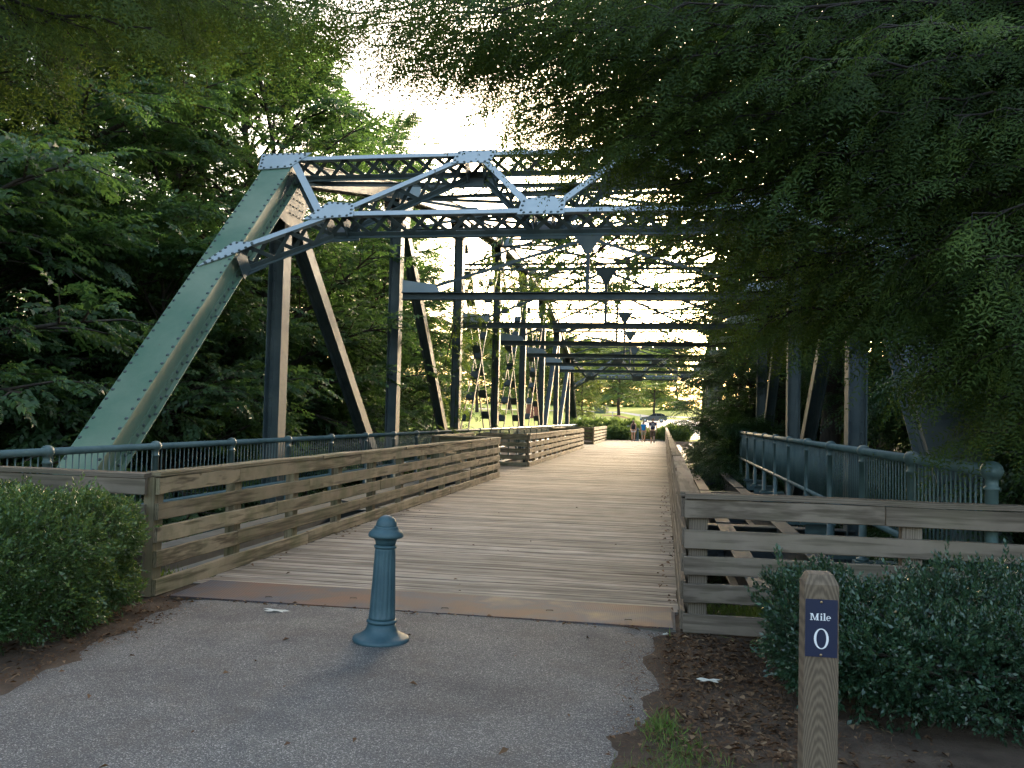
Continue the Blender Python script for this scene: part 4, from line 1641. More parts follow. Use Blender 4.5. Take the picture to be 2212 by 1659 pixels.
V_ASH = [variant(Tree(41, 16, 0.24, 0.05, 4.6, 50, 10, 7, 0.5, droop=0.35), TP, 'leaf_right', 11),
         variant(Tree(42, 7, 0.10, 0.03, 2.6, 34, 9, 7, 0.3, droop=0.45), TP, 'leaf_right', 12),
         variant(Tree(43, 23, 0.36, 0.56, 10.2, 60, 14, 10, 0.5, droop=0.38, elev=(0.05, 0.9)), TB, 'leaf_right', 13)]
RG_ = 'leafy trees on the right bank'
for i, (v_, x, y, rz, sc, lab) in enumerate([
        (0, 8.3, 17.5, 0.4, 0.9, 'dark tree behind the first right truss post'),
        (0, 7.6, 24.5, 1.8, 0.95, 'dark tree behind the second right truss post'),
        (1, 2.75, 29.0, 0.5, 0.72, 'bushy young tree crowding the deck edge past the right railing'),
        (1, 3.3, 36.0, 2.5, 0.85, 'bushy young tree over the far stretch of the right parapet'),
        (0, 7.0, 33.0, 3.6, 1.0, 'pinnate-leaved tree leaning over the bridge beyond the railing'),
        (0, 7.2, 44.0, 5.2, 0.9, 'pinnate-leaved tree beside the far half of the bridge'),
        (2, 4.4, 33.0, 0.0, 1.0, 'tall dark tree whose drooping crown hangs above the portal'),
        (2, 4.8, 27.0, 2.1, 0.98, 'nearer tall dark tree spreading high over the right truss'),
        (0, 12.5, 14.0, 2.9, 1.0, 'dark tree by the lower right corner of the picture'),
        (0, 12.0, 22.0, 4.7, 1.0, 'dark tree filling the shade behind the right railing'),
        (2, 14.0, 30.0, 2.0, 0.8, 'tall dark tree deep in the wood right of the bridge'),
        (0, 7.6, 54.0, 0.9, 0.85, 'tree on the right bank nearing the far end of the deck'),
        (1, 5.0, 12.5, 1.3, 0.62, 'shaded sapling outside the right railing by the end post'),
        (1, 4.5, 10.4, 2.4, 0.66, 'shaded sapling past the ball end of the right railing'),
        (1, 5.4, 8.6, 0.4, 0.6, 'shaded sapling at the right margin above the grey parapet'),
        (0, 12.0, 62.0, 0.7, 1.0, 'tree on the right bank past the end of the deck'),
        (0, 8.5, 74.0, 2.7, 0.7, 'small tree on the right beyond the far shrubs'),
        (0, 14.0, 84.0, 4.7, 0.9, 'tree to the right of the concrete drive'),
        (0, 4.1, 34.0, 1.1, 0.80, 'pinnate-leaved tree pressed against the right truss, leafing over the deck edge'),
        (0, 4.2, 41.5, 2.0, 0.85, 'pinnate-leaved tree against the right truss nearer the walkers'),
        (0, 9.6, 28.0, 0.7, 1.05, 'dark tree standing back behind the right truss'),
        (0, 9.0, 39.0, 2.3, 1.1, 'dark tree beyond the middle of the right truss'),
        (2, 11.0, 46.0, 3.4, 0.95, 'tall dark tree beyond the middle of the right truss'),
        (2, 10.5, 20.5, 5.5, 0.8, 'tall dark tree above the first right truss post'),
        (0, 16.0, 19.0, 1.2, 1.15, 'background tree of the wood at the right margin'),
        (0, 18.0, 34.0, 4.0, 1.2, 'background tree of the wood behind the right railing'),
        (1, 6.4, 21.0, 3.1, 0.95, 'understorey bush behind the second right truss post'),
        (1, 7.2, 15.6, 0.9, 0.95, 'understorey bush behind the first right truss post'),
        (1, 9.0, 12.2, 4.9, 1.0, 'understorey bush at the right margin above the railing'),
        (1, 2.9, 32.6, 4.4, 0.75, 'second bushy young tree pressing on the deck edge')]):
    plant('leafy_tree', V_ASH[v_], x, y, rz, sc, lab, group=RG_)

V_OAK = [variant(Tree(61, 8.0, 0.16, 0.24, 3.8, 34, 9, 6, 0.15, elev=(0.25, 1.1), scale=1.25), TB, 'leaf_far', 21),
         variant(Tree(62, 5.0, 0.10, 0.10, 2.6, 26, 8, 6, 0.2, scale=1.1), TB, 'leaf_yellow', 22),
         variant(Tree(63, 7.5, 0.14, 0.02, 4.0, 36, 9, 7, 0.2, scale=1.4), TB, 'leaf_far', 23)]
FG = 'lawn trees beyond the bridge'
for (v_, px, Y, sc, lab) in [
        (0, 1337, 150, (1.65, 1.65, 1.3), 'round-crowned tree in a mulch ring on the lawn behind the walkers'),
        (0, 1290, 190, 1.7, 'pale lawn tree behind the utility cabinet'),
        (0, 1412, 185, 1.4, 'lawn tree behind the grey car'),
        (1, 1258, 118, 1.15, 'yellow-green shrub tree at the edge of the lawn by the far end post'),
        (0, 1216, 180, 1.75, 'pale tree seen between the last truss posts'),
        (0, 1160, 165, 1.75, 'pale tree seen between the sixth and seventh truss posts'),
        (0, 1100, 175, 1.9, 'pale tree seen through the crossed braces'),
        (0, 1030, 150, 1.8, 'pale tree seen behind the fourth truss post'),
        (0, 1380, 250, 1.9, 'hazy distant tree at the back of the lawn, nearest the vanishing road'),
        (0, 1325, 260, 2.0, 'hazy distant tree behind the round-crowned lawn tree'),
        (0, 1250, 250, 2.1, 'hazy distant tree left of the far portal brace'),
        (0, 1180, 250, 2.1, 'hazy distant tree low behind the light blue diagonals'),
        (0, 1465, 210, 1.9, 'hazy distant tree behind the right bank foliage'),
        (0, 1090, 255, 2.1, 'hazy distant tree behind the ladder braces'),
        (0, 1350, 300, 2.4, 'lowest hazy tree at the back of the lawn above the round-crowned tree'),
        (0, 1285, 300, 2.5, 'low hazy tree at the back of the lawn above the cabinet'),
        (0, 1215, 300, 2.6, 'low hazy tree at the back of the lawn beside the far end post'),
        (0, 1430, 290, 2.5, 'low hazy tree at the back of the lawn right of the car'),
        (0, 1020, 280, 2.6, 'low hazy tree at the back of the lawn behind the third truss post'),
        (0, 1140, 290, 2.5, 'low hazy tree at the back of the lawn behind the brick pier')]:
    P = at_y(px, 900, Y)
    if Y > 200:
        v_ = 2
    plant('lawn_tree', V_OAK[v_], P.x, Y, px * 0.37, sc, lab, group=FG)

# mulch ring of the lawn tree
P = at_y(1337, 900, 150)
mb = MB()
ring = [(P.x + 2.9 * math.cos(a) * (1 + 0.06 * math.sin(5 * a)), 149.6 + 3.4 * math.sin(a)) for a in np.linspace(0, 2 * PI, 25)[:-1]]
mb.v = [(P.x, 149.6, float(ground_h(P.x, 149.6)) + 0.22)] + [(x, y, float(ground_h(x, y)) + 0.03) for x, y in ring]
mb.f = [(0, i + 1, (i + 1) % 24 + 1) for i in range(24)]
MT['mulch'] = m_plain('red_brown_mulch', (0.16, 0.075, 0.045), 0.95, var=0.4, scale=5)
tag(part('mulch_ring', mb, 'mulch', None), 'red-brown mulch ring round the lawn tree\'s trunk', 'mulch', kind='structure')


# ------------------------------------------------------------------ cypress branches overhead
def cypress(name, base, H, r, limbs, label, seed, edge_fn):
    """limbs: polylines; each carries flat, forward-swept branchlets set with feathery sprays"""
    rg = np.random.default_rng(seed)
    mb = MB()
    bx, by = base
    bz = float(ground_h(bx, by))
    mb.tube([(bx, by, bz - 0.4), (bx, by, bz + 0.5), (bx + 0.05, by, bz + H * 0.4), (bx - 0.05, by + 0.1, bz + H * 0.75), (bx, by, bz + H)], [r * 1.7, r * 1.1, r * 0.85, r * 0.5, 0.04], 12)
    O, T, N, S, TI = [], [], [], [], []
    for li, (pts, lr) in enumerate(limbs):
        pts = np.array(pts, float)
        k = 16
        tt = np.linspace(0, len(pts) - 1, k)
        sm = np.stack([np.interp(tt, range(len(pts)), pts[:, j]) for j in range(3)], 1)
        for _ in range(2):
            sm[1:-1] = (sm[:-2] + 2 * sm[1:-1] + sm[2:]) / 4
        sm[1:-1] += rg.normal(0, 0.03, (k - 2, 3))
        mb.tube(sm, [lr * 0.6 * (1 - 0.9 * j / (k - 1)) + 0.003 for j in range(k)], 6, False)
        seg = np.linalg.norm(np.diff(sm, axis=0), axis=1)
        Lt = seg.sum()
        cum = np.concatenate([[0], np.cumsum(seg)])
        tone = rg.uniform(0.12, 0.62)  # tint per bough paints lit and shaded clumps into the needles
        s = Lt * 0.22
        sgn = 1
        while s < Lt:
            u = s / Lt
            i = min(int(np.searchsorted(cum, s)) - 1, k - 2)
            A = sm[i] + (sm[i + 1] - sm[i]) * ((s - cum[i]) / seg[i])
            ld = (sm[i + 1] - sm[i]) / seg[i]
            side = np.cross(ld, (0, 0, 1.0))
            side = side / (np.linalg.norm(side) + 1e-6)
            d = ld * rg.uniform(0.6, 1.0) + side * sgn * rg.uniform(0.4, 0.9) + np.array((0, 0, rg.uniform(-0.42, 0.06)))
            d = d / np.linalg.norm(d)
            ln = (1.0 - 0.55 * u) * rg.uniform(0.5, 0.95)
            B1 = A + d * ln * 0.5 + np.array((0, 0, 0.01))
            B2 = A + d * ln + np.array((0, 0, -0.16 * ln))
            x_, y_, dep_ = proj(B2)
            s += rg.uniform(0.09, 0.175)
            sgn = -sgn
            if y_ > edge_fn(x_) + rg.uniform(-30, 45):
                continue
            mb.tube([A, B1, B2], [0.006, 0.004, 0.0015], 3, False)
            m_ = max(3, int(ln / 0.15))
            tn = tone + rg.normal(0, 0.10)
            for q in range(m_):
                f = 0.12 + 0.88 * q / (m_ - 1)
                o_ = A + (B1 - A) * (f / 0.5) if f < 0.5 else B1 + (B2 - B1) * ((f - 0.5) / 0.5)
                s2 = np.cross(d, (0, 0, 1.0))
                t2 = d + s2 * (0.75 if q % 2 else -0.75) * rg.uniform(0.4, 1.1) + np.array((0, 0, rg.uniform(-0.45, 0.05)))
                if q == m_ - 1:
                    t2 = d + np.array((0, 0, -0.25))
                O.append(o_)
                T.append(t2)
                N.append(np.array((0, 0, 1.0)) + rg.normal(0, 0.30, 3))
                S.append(rg.uniform(0.9, 1.32))
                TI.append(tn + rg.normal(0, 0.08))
    O, T, N, S = map(np.array, (O, T, N, S))
    root = thing(name, (bx, by, bz), label, 'tree', 'cypresses overhanging the path')
    link('trunk', mb.mesh('trunk', 'twig', True), root)
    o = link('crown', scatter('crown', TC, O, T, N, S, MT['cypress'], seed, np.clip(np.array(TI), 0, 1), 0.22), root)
    o['kind'] = 'stuff'
    return root


def px3(x, y, dep):
    return tuple(Vector((0, 0, CAMH)) + ray(x, y) * dep)


def lower_edge(x):
    return np.interp(x, [-120, 0, 150, 300, 420, 560, 700, 780, 820, 870, 900, 950, 1000, 1060, 1100, 1180, 1300, 1400, 1480, 1540, 1620, 1750, 1880, 2000, 2100, 2212, 2340],
                     [185, 175, 150, 105, 70, 75, 75, 55, 90, 150, 110, 80, 110, 170, 250, 275, 300, 360, 440, 560, 680, 715, 690, 800, 900, 985, 1000])


def edge_soft(x):
    return float(lower_edge(x)) + 60.0


TR = (5.6, 7.4)
rgl = np.random.default_rng(17)
ENDS = [(1560, 690, 8.4), (1470, 620, 8.8), (1430, 700, 9.2), (1480, 470, 8.0), (1420, 400, 7.6), (1370, 340, 7.6), (1290, 290, 7.8), (1220, 250, 7.2), (1150, 200, 7.0), (1110, 150, 6.6), (1050, 130, 6.8),
        (990, 70, 6.4), (880, 130, 7.2), (840, 60, 6.6), (760, 30, 6.8), (700, 60, 7.2), (1180, 60, 6.0), (1300, 130, 6.0), (1400, 230, 6.2), (1520, 330, 6.4), (1560, 480, 7.0), (1620, 600, 7.2),
        (1680, 690, 7.4), (1720, 560, 6.6), (1650, 420, 6.2), (1600, 250, 5.8), (1500, 120, 5.6), (1420, 30, 5.4), (1780, 330, 5.8), (1800, 470, 6.0), (1850, 640, 6.6), (1900, 690, 7.0), (1980, 740, 6.8),
        (1390, 560, 9.4), (1500, 760, 9.0), (1440, 520, 8.6), (1540, 400, 7.4), (1460, 330, 7.0), (1360, 250, 6.8), (1260, 200, 6.6), (1200, 300, 8.2), (1330, 400, 8.6), (1500, 560, 7.6), (1590, 700, 7.8), (1640, 520, 6.8),
        (1700, 450, 6.4), (1740, 700, 7.2), (1780, 600, 6.6), (1560, 610, 8.4), (1500, 660, 8.6), (1820, 720, 7.0), (1620, 350, 6.2), (1700, 300, 6.0), (1480, 210, 6.0), (1330, 60, 5.6), (1230, -10, 5.6), (1650, 180, 5.6),
        (1990, 640, 6.2), (2040, 720, 6.4), (2090, 700, 6.0), (2010, 790, 6.8), (2150, 860, 6.2), (2180, 680, 5.6), (1940, 640, 6.4), (2040, 600, 5.8), (2130, 560, 5.4), (2060, 780, 6.2), (900, 20, 6.0), (960, 90, 6.6), (820, 100, 7.4), (1040, 60, 6.2), (720, -10, 6.0), (860, -30, 5.6), (1000, -20, 5.6), (640, 10, 6.4), (870, 160, 7.8), (930, 120, 7.2), (1960, 760, 7.2), (2030, 850, 7.0), (1990, 700, 6.6), (2090, 900, 6.8), (2060, 700, 6.2), (1090, 250, 9.2), (1100, 300, 9.6), (1140, 310, 9.4), (1130, 240, 7.6), (1180, 290, 8.6), (1110, 200, 8.2), (1240, 320, 8.8), (1290, 340, 9.2), (1160, 230, 9.0), (1380, 310, 6.6), (1400, 380, 7.2), (1450, 400, 6.8), (1350, 300, 6.2), (1520, 420, 6.4),
        (1960, 560, 6.0), (1900, 240, 5.4), (1750, 130, 5.2), (1950, 400, 5.6), (2060, 830, 6.4), (2080, 640, 5.8), (2060, 250, 5.2), (2110, 930, 6.4), (2150, 760, 5.8), (1900, 60, 5.0), (2100, 460, 5.3)]
limbs_r = []
for (x, y, dep) in ENDS:
    e = np.array(px3(x, y, dep))
    h0 = max(1.6, e[2] * 0.9 + rgl.uniform(0.2, 0.7))
    p0 = np.array((TR[0], TR[1], h0))
    mid = p0 * 0.5 + e * 0.5 + np.array((rgl.uniform(-0.2, 0.2), rgl.uniform(-0.25, 0.25), 0.22 + 0.05 * abs(e[0] - TR[0])))
    q3 = p0 * 0.2 + e * 0.8 + np.array((0, rgl.uniform(-0.12, 0.12), 0.16))
    limbs_r.append(([p0, mid, q3, e], 0.035))
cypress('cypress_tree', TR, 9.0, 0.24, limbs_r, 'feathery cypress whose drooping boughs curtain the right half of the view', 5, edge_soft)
TLb = (-7.4, 4.2)
limbs_l = []
for (x, y, dep) in [(380, 40, 7.0), (180, 60, 6.2), (480, 70, 7.2), (20, 170, 6.6), (280, -20, 5.8), (620, -40, 6.2), (760, 30, 7.2), (430, -10, 6.4), (640, 50, 7.0), (560, 20, 6.4), (240, 120, 7.0), (120, 190, 6.8), (330, 60, 6.2), (520, -60, 6.0), (700, -10, 6.6), (60, 110, 6.0)]:
    e = np.array(px3(x, y, dep))
    p0 = np.array((TLb[0], TLb[1], max(3.0, e[2] * 0.92 + rgl.uniform(0.0, 0.4))))
    mid = p0 * 0.5 + e * 0.5 + np.array((0, rgl.uniform(-0.2, 0.2), 0.3))
    limbs_l.append(([p0, mid, p0 * 0.2 + e * 0.8 + np.array((0, 0, 0.15)), e], 0.04))
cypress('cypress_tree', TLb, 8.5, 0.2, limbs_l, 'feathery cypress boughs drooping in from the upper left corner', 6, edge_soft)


# ------------------------------------------------------------------ vines on the truss
def vine(points, label, seed, n, rad):
    rg = np.random.default_rng(seed)
    pts = np.array(points, float)
    fine = np.stack([np.interp(np.linspace(0, len(pts) - 1, 40), range(len(pts)), pts[:, j]) for j in range(3)], 1)
    mb = MB()
    mb.tube(fine[::3], [0.018] * len(fine[::3]), 5, False)
    k = rg.integers(0, 40, n)
    O = fine[k] + rg.normal(0, rad, (n, 3))
    T = rg.normal(0, 1, (n, 3)) + np.array((0.4, -0.2, -0.4))
    N = np.array((0, 0, 1.0)) + rg.normal(0, 0.5, (n, 3))
    r = thing('climbing_vine', tuple(pts[0]), label, 'vine', 'vines climbing the truss')
    link('stem', mb.mesh('stem', 'bark', True), r)
    o = link('foliage', scatter('foliage', TB, O, T, N, rg.uniform(0.5, 0.9, n), MT['vine'], seed, None, 0.5), r)
    o['kind'] = 'stuff'


vine([(-7.6, 31.0, -3), (-7.5, 31.0, 3), (-7.3, 31.3, 6.5), (-6.4, 31.8, 7.2), (-5.2, 32.5, 6.6)], 'pale green vine smothering the third truss post', 71, 230, 0.3)
vine([(-7.7, 38.5, -3), (-7.5, 38.4, 4), (-7.2, 38.0, 7.5), (-5.8, 37.6, 7.8), (-4.6, 37.4, 7.1)], 'pale green vine trailing from the fourth truss post over the opening', 72, 220, 0.28)
vine([(-7.8, 27.5, -3), (-7.6, 28.5, 2.0), (-7.2, 29.5, 5.0), (-6.2, 30.0, 5.2)], 'leafy vine spray between the second and third truss posts', 73, 120, 0.3)


# ------------------------------------------------------------------ hedges
def superbox(u, v, a, b_, c, e=0.38):
    def sp(w_, p):
        return np.sign(w_) * np.abs(w_) ** p
    return np.stack([a * sp(np.cos(v), e) * sp(np.cos(u), e), b_ * sp(np.cos(v), e) * sp(np.sin(u), e), c * sp(np.sin(v), e)], -1)


def hedge(name, c, dims, n, m, label, seed, e=0.4, group=None, tuft=1.0, lump=0.06, tms=None):
    rg = np.random.default_rng(seed)
    a, b_, hh = dims
    cx_, cy_, cz = c
    r = thing(name, (cx_, cy_, cz), label, 'hedge', group)
    u = rg.uniform(-PI, PI, n * 3)
    v = np.arcsin(rg.uniform(-0.75, 1, n * 3))
    # area-even sampling of the box-like surface: sample a cube surface and push to the superellipsoid
    d = rg.uniform(-1, 1, (n, 3))
    ax = rg.choice(3, n, p=[0.3, 0.36, 0.34])
    sg = np.where(rg.random(n) < 0.5, -1.0, 1.0)
    sg = np.where((ax == 2), np.where(rg.random(n) < 0.92, 1.0, -1.0), sg)
    d[np.arange(n), ax] = sg
    p_ = 2 / e
    d = d / (np.abs(d) ** p_).sum(1, keepdims=True) ** (1 / p_)
    nrm = np.sign(d) * np.abs(d) ** (p_ - 1) / np.array((a, b_, hh))
    nrm = nrm / np.linalg.norm(nrm, axis=1, keepdims=True)
    lum = lump * (np.sin(d[:, 0] * a * 5.1 + 3 * d[:, 2]) + np.sin(d[:, 1] * b_ * 6.3 + 1.7) + np.sin(d[:, 0] * a * 11 + d[:, 1] * 9 + d[:, 2] * 8) * 0.6)
    depth = np.abs(rg.normal(0, 0.055, n)) * 1.3
    P = d * np.array((a, b_, hh)) + nrm * (lum - depth + 0.02)[:, None] + np.array((cx_, cy_, cz + hh * 0.98))
    T = nrm + rg.normal(0, 0.5, (n, 3)) + np.array((0, 0, 0.45))
    N = rg.normal(0, 1, (n, 3))
    sc_ = rg.uniform(0.75, 1.3, n)
    shoot = rg.random(n) < 0.02
    P = P + nrm * (shoot * rg.uniform(0.03, 0.11, n))[:, None]
    sc_ = np.where(shoot, sc_ * 1.3, sc_)
    gap = (np.sin(P[:, 0] * 6.1 + 2.0 * np.sin(P[:, 2] * 7 + seed)) + np.sin(P[:, 1] * 7.7 + P[:, 2] * 5.3)) < -1.35
    keep = (P[:, 2] > cz + 0.02) & ~(gap & (rg.random(n) < 0.75))
    tn = np.clip(0.42 + 0.2 * np.sin(P[:, 0] * 3.3 + P[:, 2] * 4 + seed) + rg.normal(0, 0.2, n) + 0.25 * shoot, 0, 1)
    P, T, N, sc_, tn = P[keep], T[keep], N[keep], sc_[keep], tn[keep]
    o = link('foliage', scatter('foliage', tms or TH, P, T, N, sc_ * tuft, MT[m], seed, tn, 0.5), r)
    o['kind'] = 'stuff'
    # woody heart: many stems from the ground
    mb = MB()
    for i in range(70):
        bx, by = cx_ + rg.uniform(-0.6, 0.6) * a, cy_ + rg.uniform(-0.6, 0.6) * b_
        tx, ty = cx_ + rg.uniform(-0.92, 0.92) * a, cy_ + rg.uniform(-0.92, 0.92) * b_
        tz = cz + hh * rg.uniform(1.0, 1.88)
        mb.tube([(bx, by, cz - 0.05), ((bx * 0.6 + tx * 0.4), (by * 0.6 + ty * 0.4), cz + hh * 0.7), (tx, ty, tz)], [0.012, 0.008, 0.003], 4, False)
    part('stems', mb, 'bark', r, kind='stuff')
    # inner leaf mass keeps the hedge from being see-through
    k = n // 4
    Q = rg.uniform(-0.86, 0.86, (k, 3)) * np.array((a, b_, hh)) + np.array((cx_, cy_, cz + hh * 0.95))
    o = link('inner_foliage', scatter('inner_foliage', tms or TH, Q, rg.normal(0, 1, (k, 3)), rg.normal(0, 1, (k, 3)), rg.uniform(1.2, 1.9, k) * tuft, MT[m], seed + 1, None, 0.4), r)
    o['kind'] = 'stuff'
    return r


hedge('clipped_hedge', (-5.16, 5.62, 0), (1.14, 0.92, 0.46), 12500, 'hedge', 'clipped boxy green hedge in front of the timber parapet corner', 81)
hedge('clipped_hedge', (2.15, 5.55, 0), (1.45, 0.72, 0.33), 11500, 'holly', 'dark glossy evergreen hedge behind the mile marker', 82, 0.55, lump=0.08)
hedge('clipped_hedge', (3.3, 4.55, 0), (0.95, 0.6, 0.34), 4200, 'holly', 'low dark evergreen bush by the lower right edge', 83, 0.6, lump=0.08)
HF = 'shrubs at the far end of the deck'
TF = [tmpl_broad(90 + i, 8, 0.075, 0.05, 0.16) for i in range(3)]
hedge('shrub', (-4.9, 72.4, 0), (3.4, 1.3, 0.72), 5200, 'leaf_far', 'broad far shrub bed behind the last parapet run', 84, 0.7, HF, 1.0, 0.12, TF)
hedge('shrub', (-3.5, 69.9, 0), (0.95, 0.9, 0.48), 2200, 'leaf_far', 'rounded far shrub at the end of the timber parapet', 85, 0.8, HF, 0.9, 0.1, TF)
hedge('shrub', (-1.0, 71.6, 0), (1.9, 1.0, 0.34), 2400, 'leaf_yellow', 'low brownish far shrub bed behind the teal bollard', 86, 0.7, HF, 0.9, 0.1, TF)
hedge('shrub', (0.9, 70.9, 0), (1.2, 1.0, 0.55), 2600, 'leaf_far', 'dark far shrub right of the man in the jersey', 87, 0.8, HF, 0.9, 0.1, TF)


# ------------------------------------------------------------------ ground litter and grass
def ground_z(x, y):
    return ground_h(x, y)


def litter(name, boxes, label, seed, m, L, W_, lift=0.012, flat=True):
    rg = np.random.default_rng(seed)
    O = []
    for (x0_, x1_, y0_, y1_, n, zfix) in boxes:
        x, y = rg.uniform(x0_, x1_, n), rg.uniform(y0_, y1_, n)
        z = ground_z(x, y) if zfix is None else np.full(n, zfix)
        O.append(np.stack([x, y, z + lift + rg.uniform(0, 0.012, n)], 1))
    O = np.concatenate(O)
    n = len(O)
    a = rg.uniform(0, 2 * PI, n)
    T = np.stack([np.cos(a), np.sin(a), rg.normal(0.08, 0.16, n)], 1)
    N = np.array((0, 0, 1.0)) + rg.normal(0, 0.28, (n, 3))
    tm = [np.array([leaf_quads(L * s, W_ * s, f, c_)]) for s, f, c_ in ((1.0, 0.3, 0.1), (0.7, 0.5, -0.2), (1.25, 0.15, 0.3), (0.5, 0.3, 0.0))]
    o = link(name, scatter(name, tm, O, T, N, rg.uniform(0.6, 1.3, n), MT[m], seed, rg.beta(1.6, 2.2, n), 0.2))
    tag(o, label, 'leaves', kind='stuff')


litter('fallen_leaves', [(0.02, 0.75, 4.3, 6.75, 1500, None), (-0.25, 1.5, 3.4, 5.0, 420, None), (0.05, 0.55, 5.6, 6.8, 240, None), (-5.6, -3.72, 3.8, 6.4, 1500, None),
                         (-4.25, -3.85, 6.3, 6.9, 70, None), (-4.0, 0.05, 6.80, 6.89, 90, 0.005), (-3.6, -0.1, 3.4, 6.8, 26, 0.012),
                         (-0.02, 0.13, 7.6, 22, 150, 0.0), (-4.27, -4.05, 7.6, 15, 60, 0.0), (-4.2, 0.1, 7.7, 16, 26, 0.0), (0.3, 3.0, 7.2, 8.6, 150, None)],
       'brown fallen leaves strewn over the earth, path edges and deck', 301, 'litter', 0.042, 0.022)
litter('fallen_needles', [(-0.05, 1.2, 3.6, 6.8, 4200, None), (-5.6, -3.75, 3.6, 6.6, 4200, None), (-0.25, 0.05, 3.8, 6.8, 500, 0.0), (-3.95, -3.6, 4.0, 6.8, 500, 0.0)], 'brown dropped needles matted on the bare earth beside the path', 302, 'litter', 0.06, 0.005, 0.006)


def tufts(name, spots, label, seed, L=0.09):
    rg = np.random.default_rng(seed)
    O, S = [], []
    for (x, y, rx, ry, n, s) in spots:
        px_, py_ = rg.normal(x, rx, n), rg.normal(y, ry, n)
        ok = ~((px_ > -4.45) & (px_ < 0.32) & (py_ > 6.7)) & ~((px_ < -0.22) & (px_ > -3.6) & (py_ < 6.8))
        px_, py_ = px_[ok], py_[ok]
        n = len(px_)
        O.append(np.stack([px_, py_, ground_z(px_, py_)], 1))
        S.append(rg.uniform(0.5, 1.2, n) * s)
    O, S = np.concatenate(O), np.concatenate(S)
    n = len(O)
    T = rg.normal(0, 0.55, (n, 3)) + np.array((0, 0, 1.0))
    N = rg.normal(0, 1, (n, 3))
    tm = [np.array([leaf_quads(L, 0.006, 0.1, 0.3)]), np.array([leaf_quads(L * 0.7, 0.007, 0.1, 0.1)])]
    o = link(name, scatter(name, tm, O, T, N, S, MT['grass'], seed, None, 0.5))
    tag(o, label, 'grass', kind='stuff')


tufts('grass', [(0.02, 3.95, 0.14, 0.16, 1500, 0.55), (0.10, 4.35, 0.10, 0.14, 500, 0.7), (0.02, 4.72, 0.05, 0.09, 260, 1.0), (0.32, 4.0, 0.2, 0.15, 260, 0.6),
                (1.2, 7.7, 0.7, 0.35, 2600, 1.6), (2.6, 8.2, 0.8, 0.4, 1500, 1.6), (-5.6, 8.0, 0.8, 0.4, 1500, 1.6)],
      'short green grass sprouting along the path edge and creek bank', 303)

# a few loose scraps told apart on the asphalt and earth
MT['pale_leaf'] = m_plain('bleached_leaf', (0.50, 0.47, 0.40), 0.85, var=0.15, scale=30)
for (x, y, z, s, rz, nm, lab) in ((-3.03, 6.62, 0.022, 0.085, 0.3, 'bleached_leaf', 'bleached pale leaf lying on the asphalt before the rusty plate'),
                                  (0.04, 6.66, 0.03, 0.03, 0.9, 'paper_scrap', 'tiny white paper scrap by the parapet corner'),
                                  (0.30, 5.55, 0.03, 0.06, 0.2, 'paper_scrap', 'small white paper scrap on the leaf litter near the mile marker')):
    mb = MB()
    pts = [(s * (1 + 0.35 * math.sin(7 * a + s * 90)) * math.cos(a), 0.45 * s * (1 + 0.25 * math.sin(5 * a)) * math.sin(a), 0.006 * math.sin(3 * a)) for a in np.linspace(0, 2 * PI, 19)[:-1]]
    mb.prism(pts, (0, 0, 1), 0.002)
    o = part(nm, mb, 'pale_leaf', None)
    o.location = (x, y, z)
    o.rotation_euler = (0.05, 0.08, rz)
    tag(o, lab, 'leaf' if 'leaf' in nm else 'scrap')


# ------------------------------------------------------------------ walkers
MT['skin'] = m_plain('skin', (0.50, 0.30, 0.21), 0.55, var=0.05)
MT['hair_brown'] = m_plain('brown_hair', (0.10, 0.035, 0.018), 0.5, var=0.2)
MT['hair_red'] = m_plain('auburn_hair', (0.14, 0.05, 0.022), 0.5, var=0.2)
MT['hair_dark'] = m_plain('short_dark_hair', (0.06, 0.035, 0.025), 0.6, var=0.2)
MT['navy'] = m_plain('navy_cloth', (0.012, 0.014, 0.055), 0.8)
MT['black_top'] = m_plain('dark_cloth', (0.012, 0.012, 0.022), 0.8)
MT['cyan'] = m_plain('bright_blue_cloth', (0.008, 0.24, 0.55), 0.8)
MT['white_cloth'] = m_plain('white_cloth', (0.68, 0.66, 0.68), 0.8)
MT['khaki'] = m_plain('khaki_cloth', (0.30, 0.31, 0.22), 0.85)
MT['taupe'] = m_plain('taupe_cloth', (0.115, 0.085, 0.062), 0.85)
MT['shoe'] = m_plain('dark_shoe', (0.02, 0.018, 0.016), 0.6)


def skin_obj(name, verts, edges, m, parent=None, sub=2):
    me = bpy.data.meshes.new(name)
    me.from_pydata([v[:3] for v in verts], edges, [])
    me.materials.append(MT[m])
    o = bpy.data.objects.new(name, me)
    COL.objects.link(o)
    md = o.modifiers.new('skin', 'SKIN')
    md.use_smooth_shade = True
    lay = me.skin_vertices[0] if len(me.skin_vertices) else None
    if lay is None:
        return o
    for i, v in enumerate(verts):
        lay.data[i].radius = (v[3], v[4] if len(v) > 4 else v[3])
        lay.data[i].use_root = (i == 0)
    ss = o.modifiers.new('sub', 'SUBSURF')
    ss.levels = ss.render_levels = sub
    if parent is not None:
        o.parent = parent
    return o


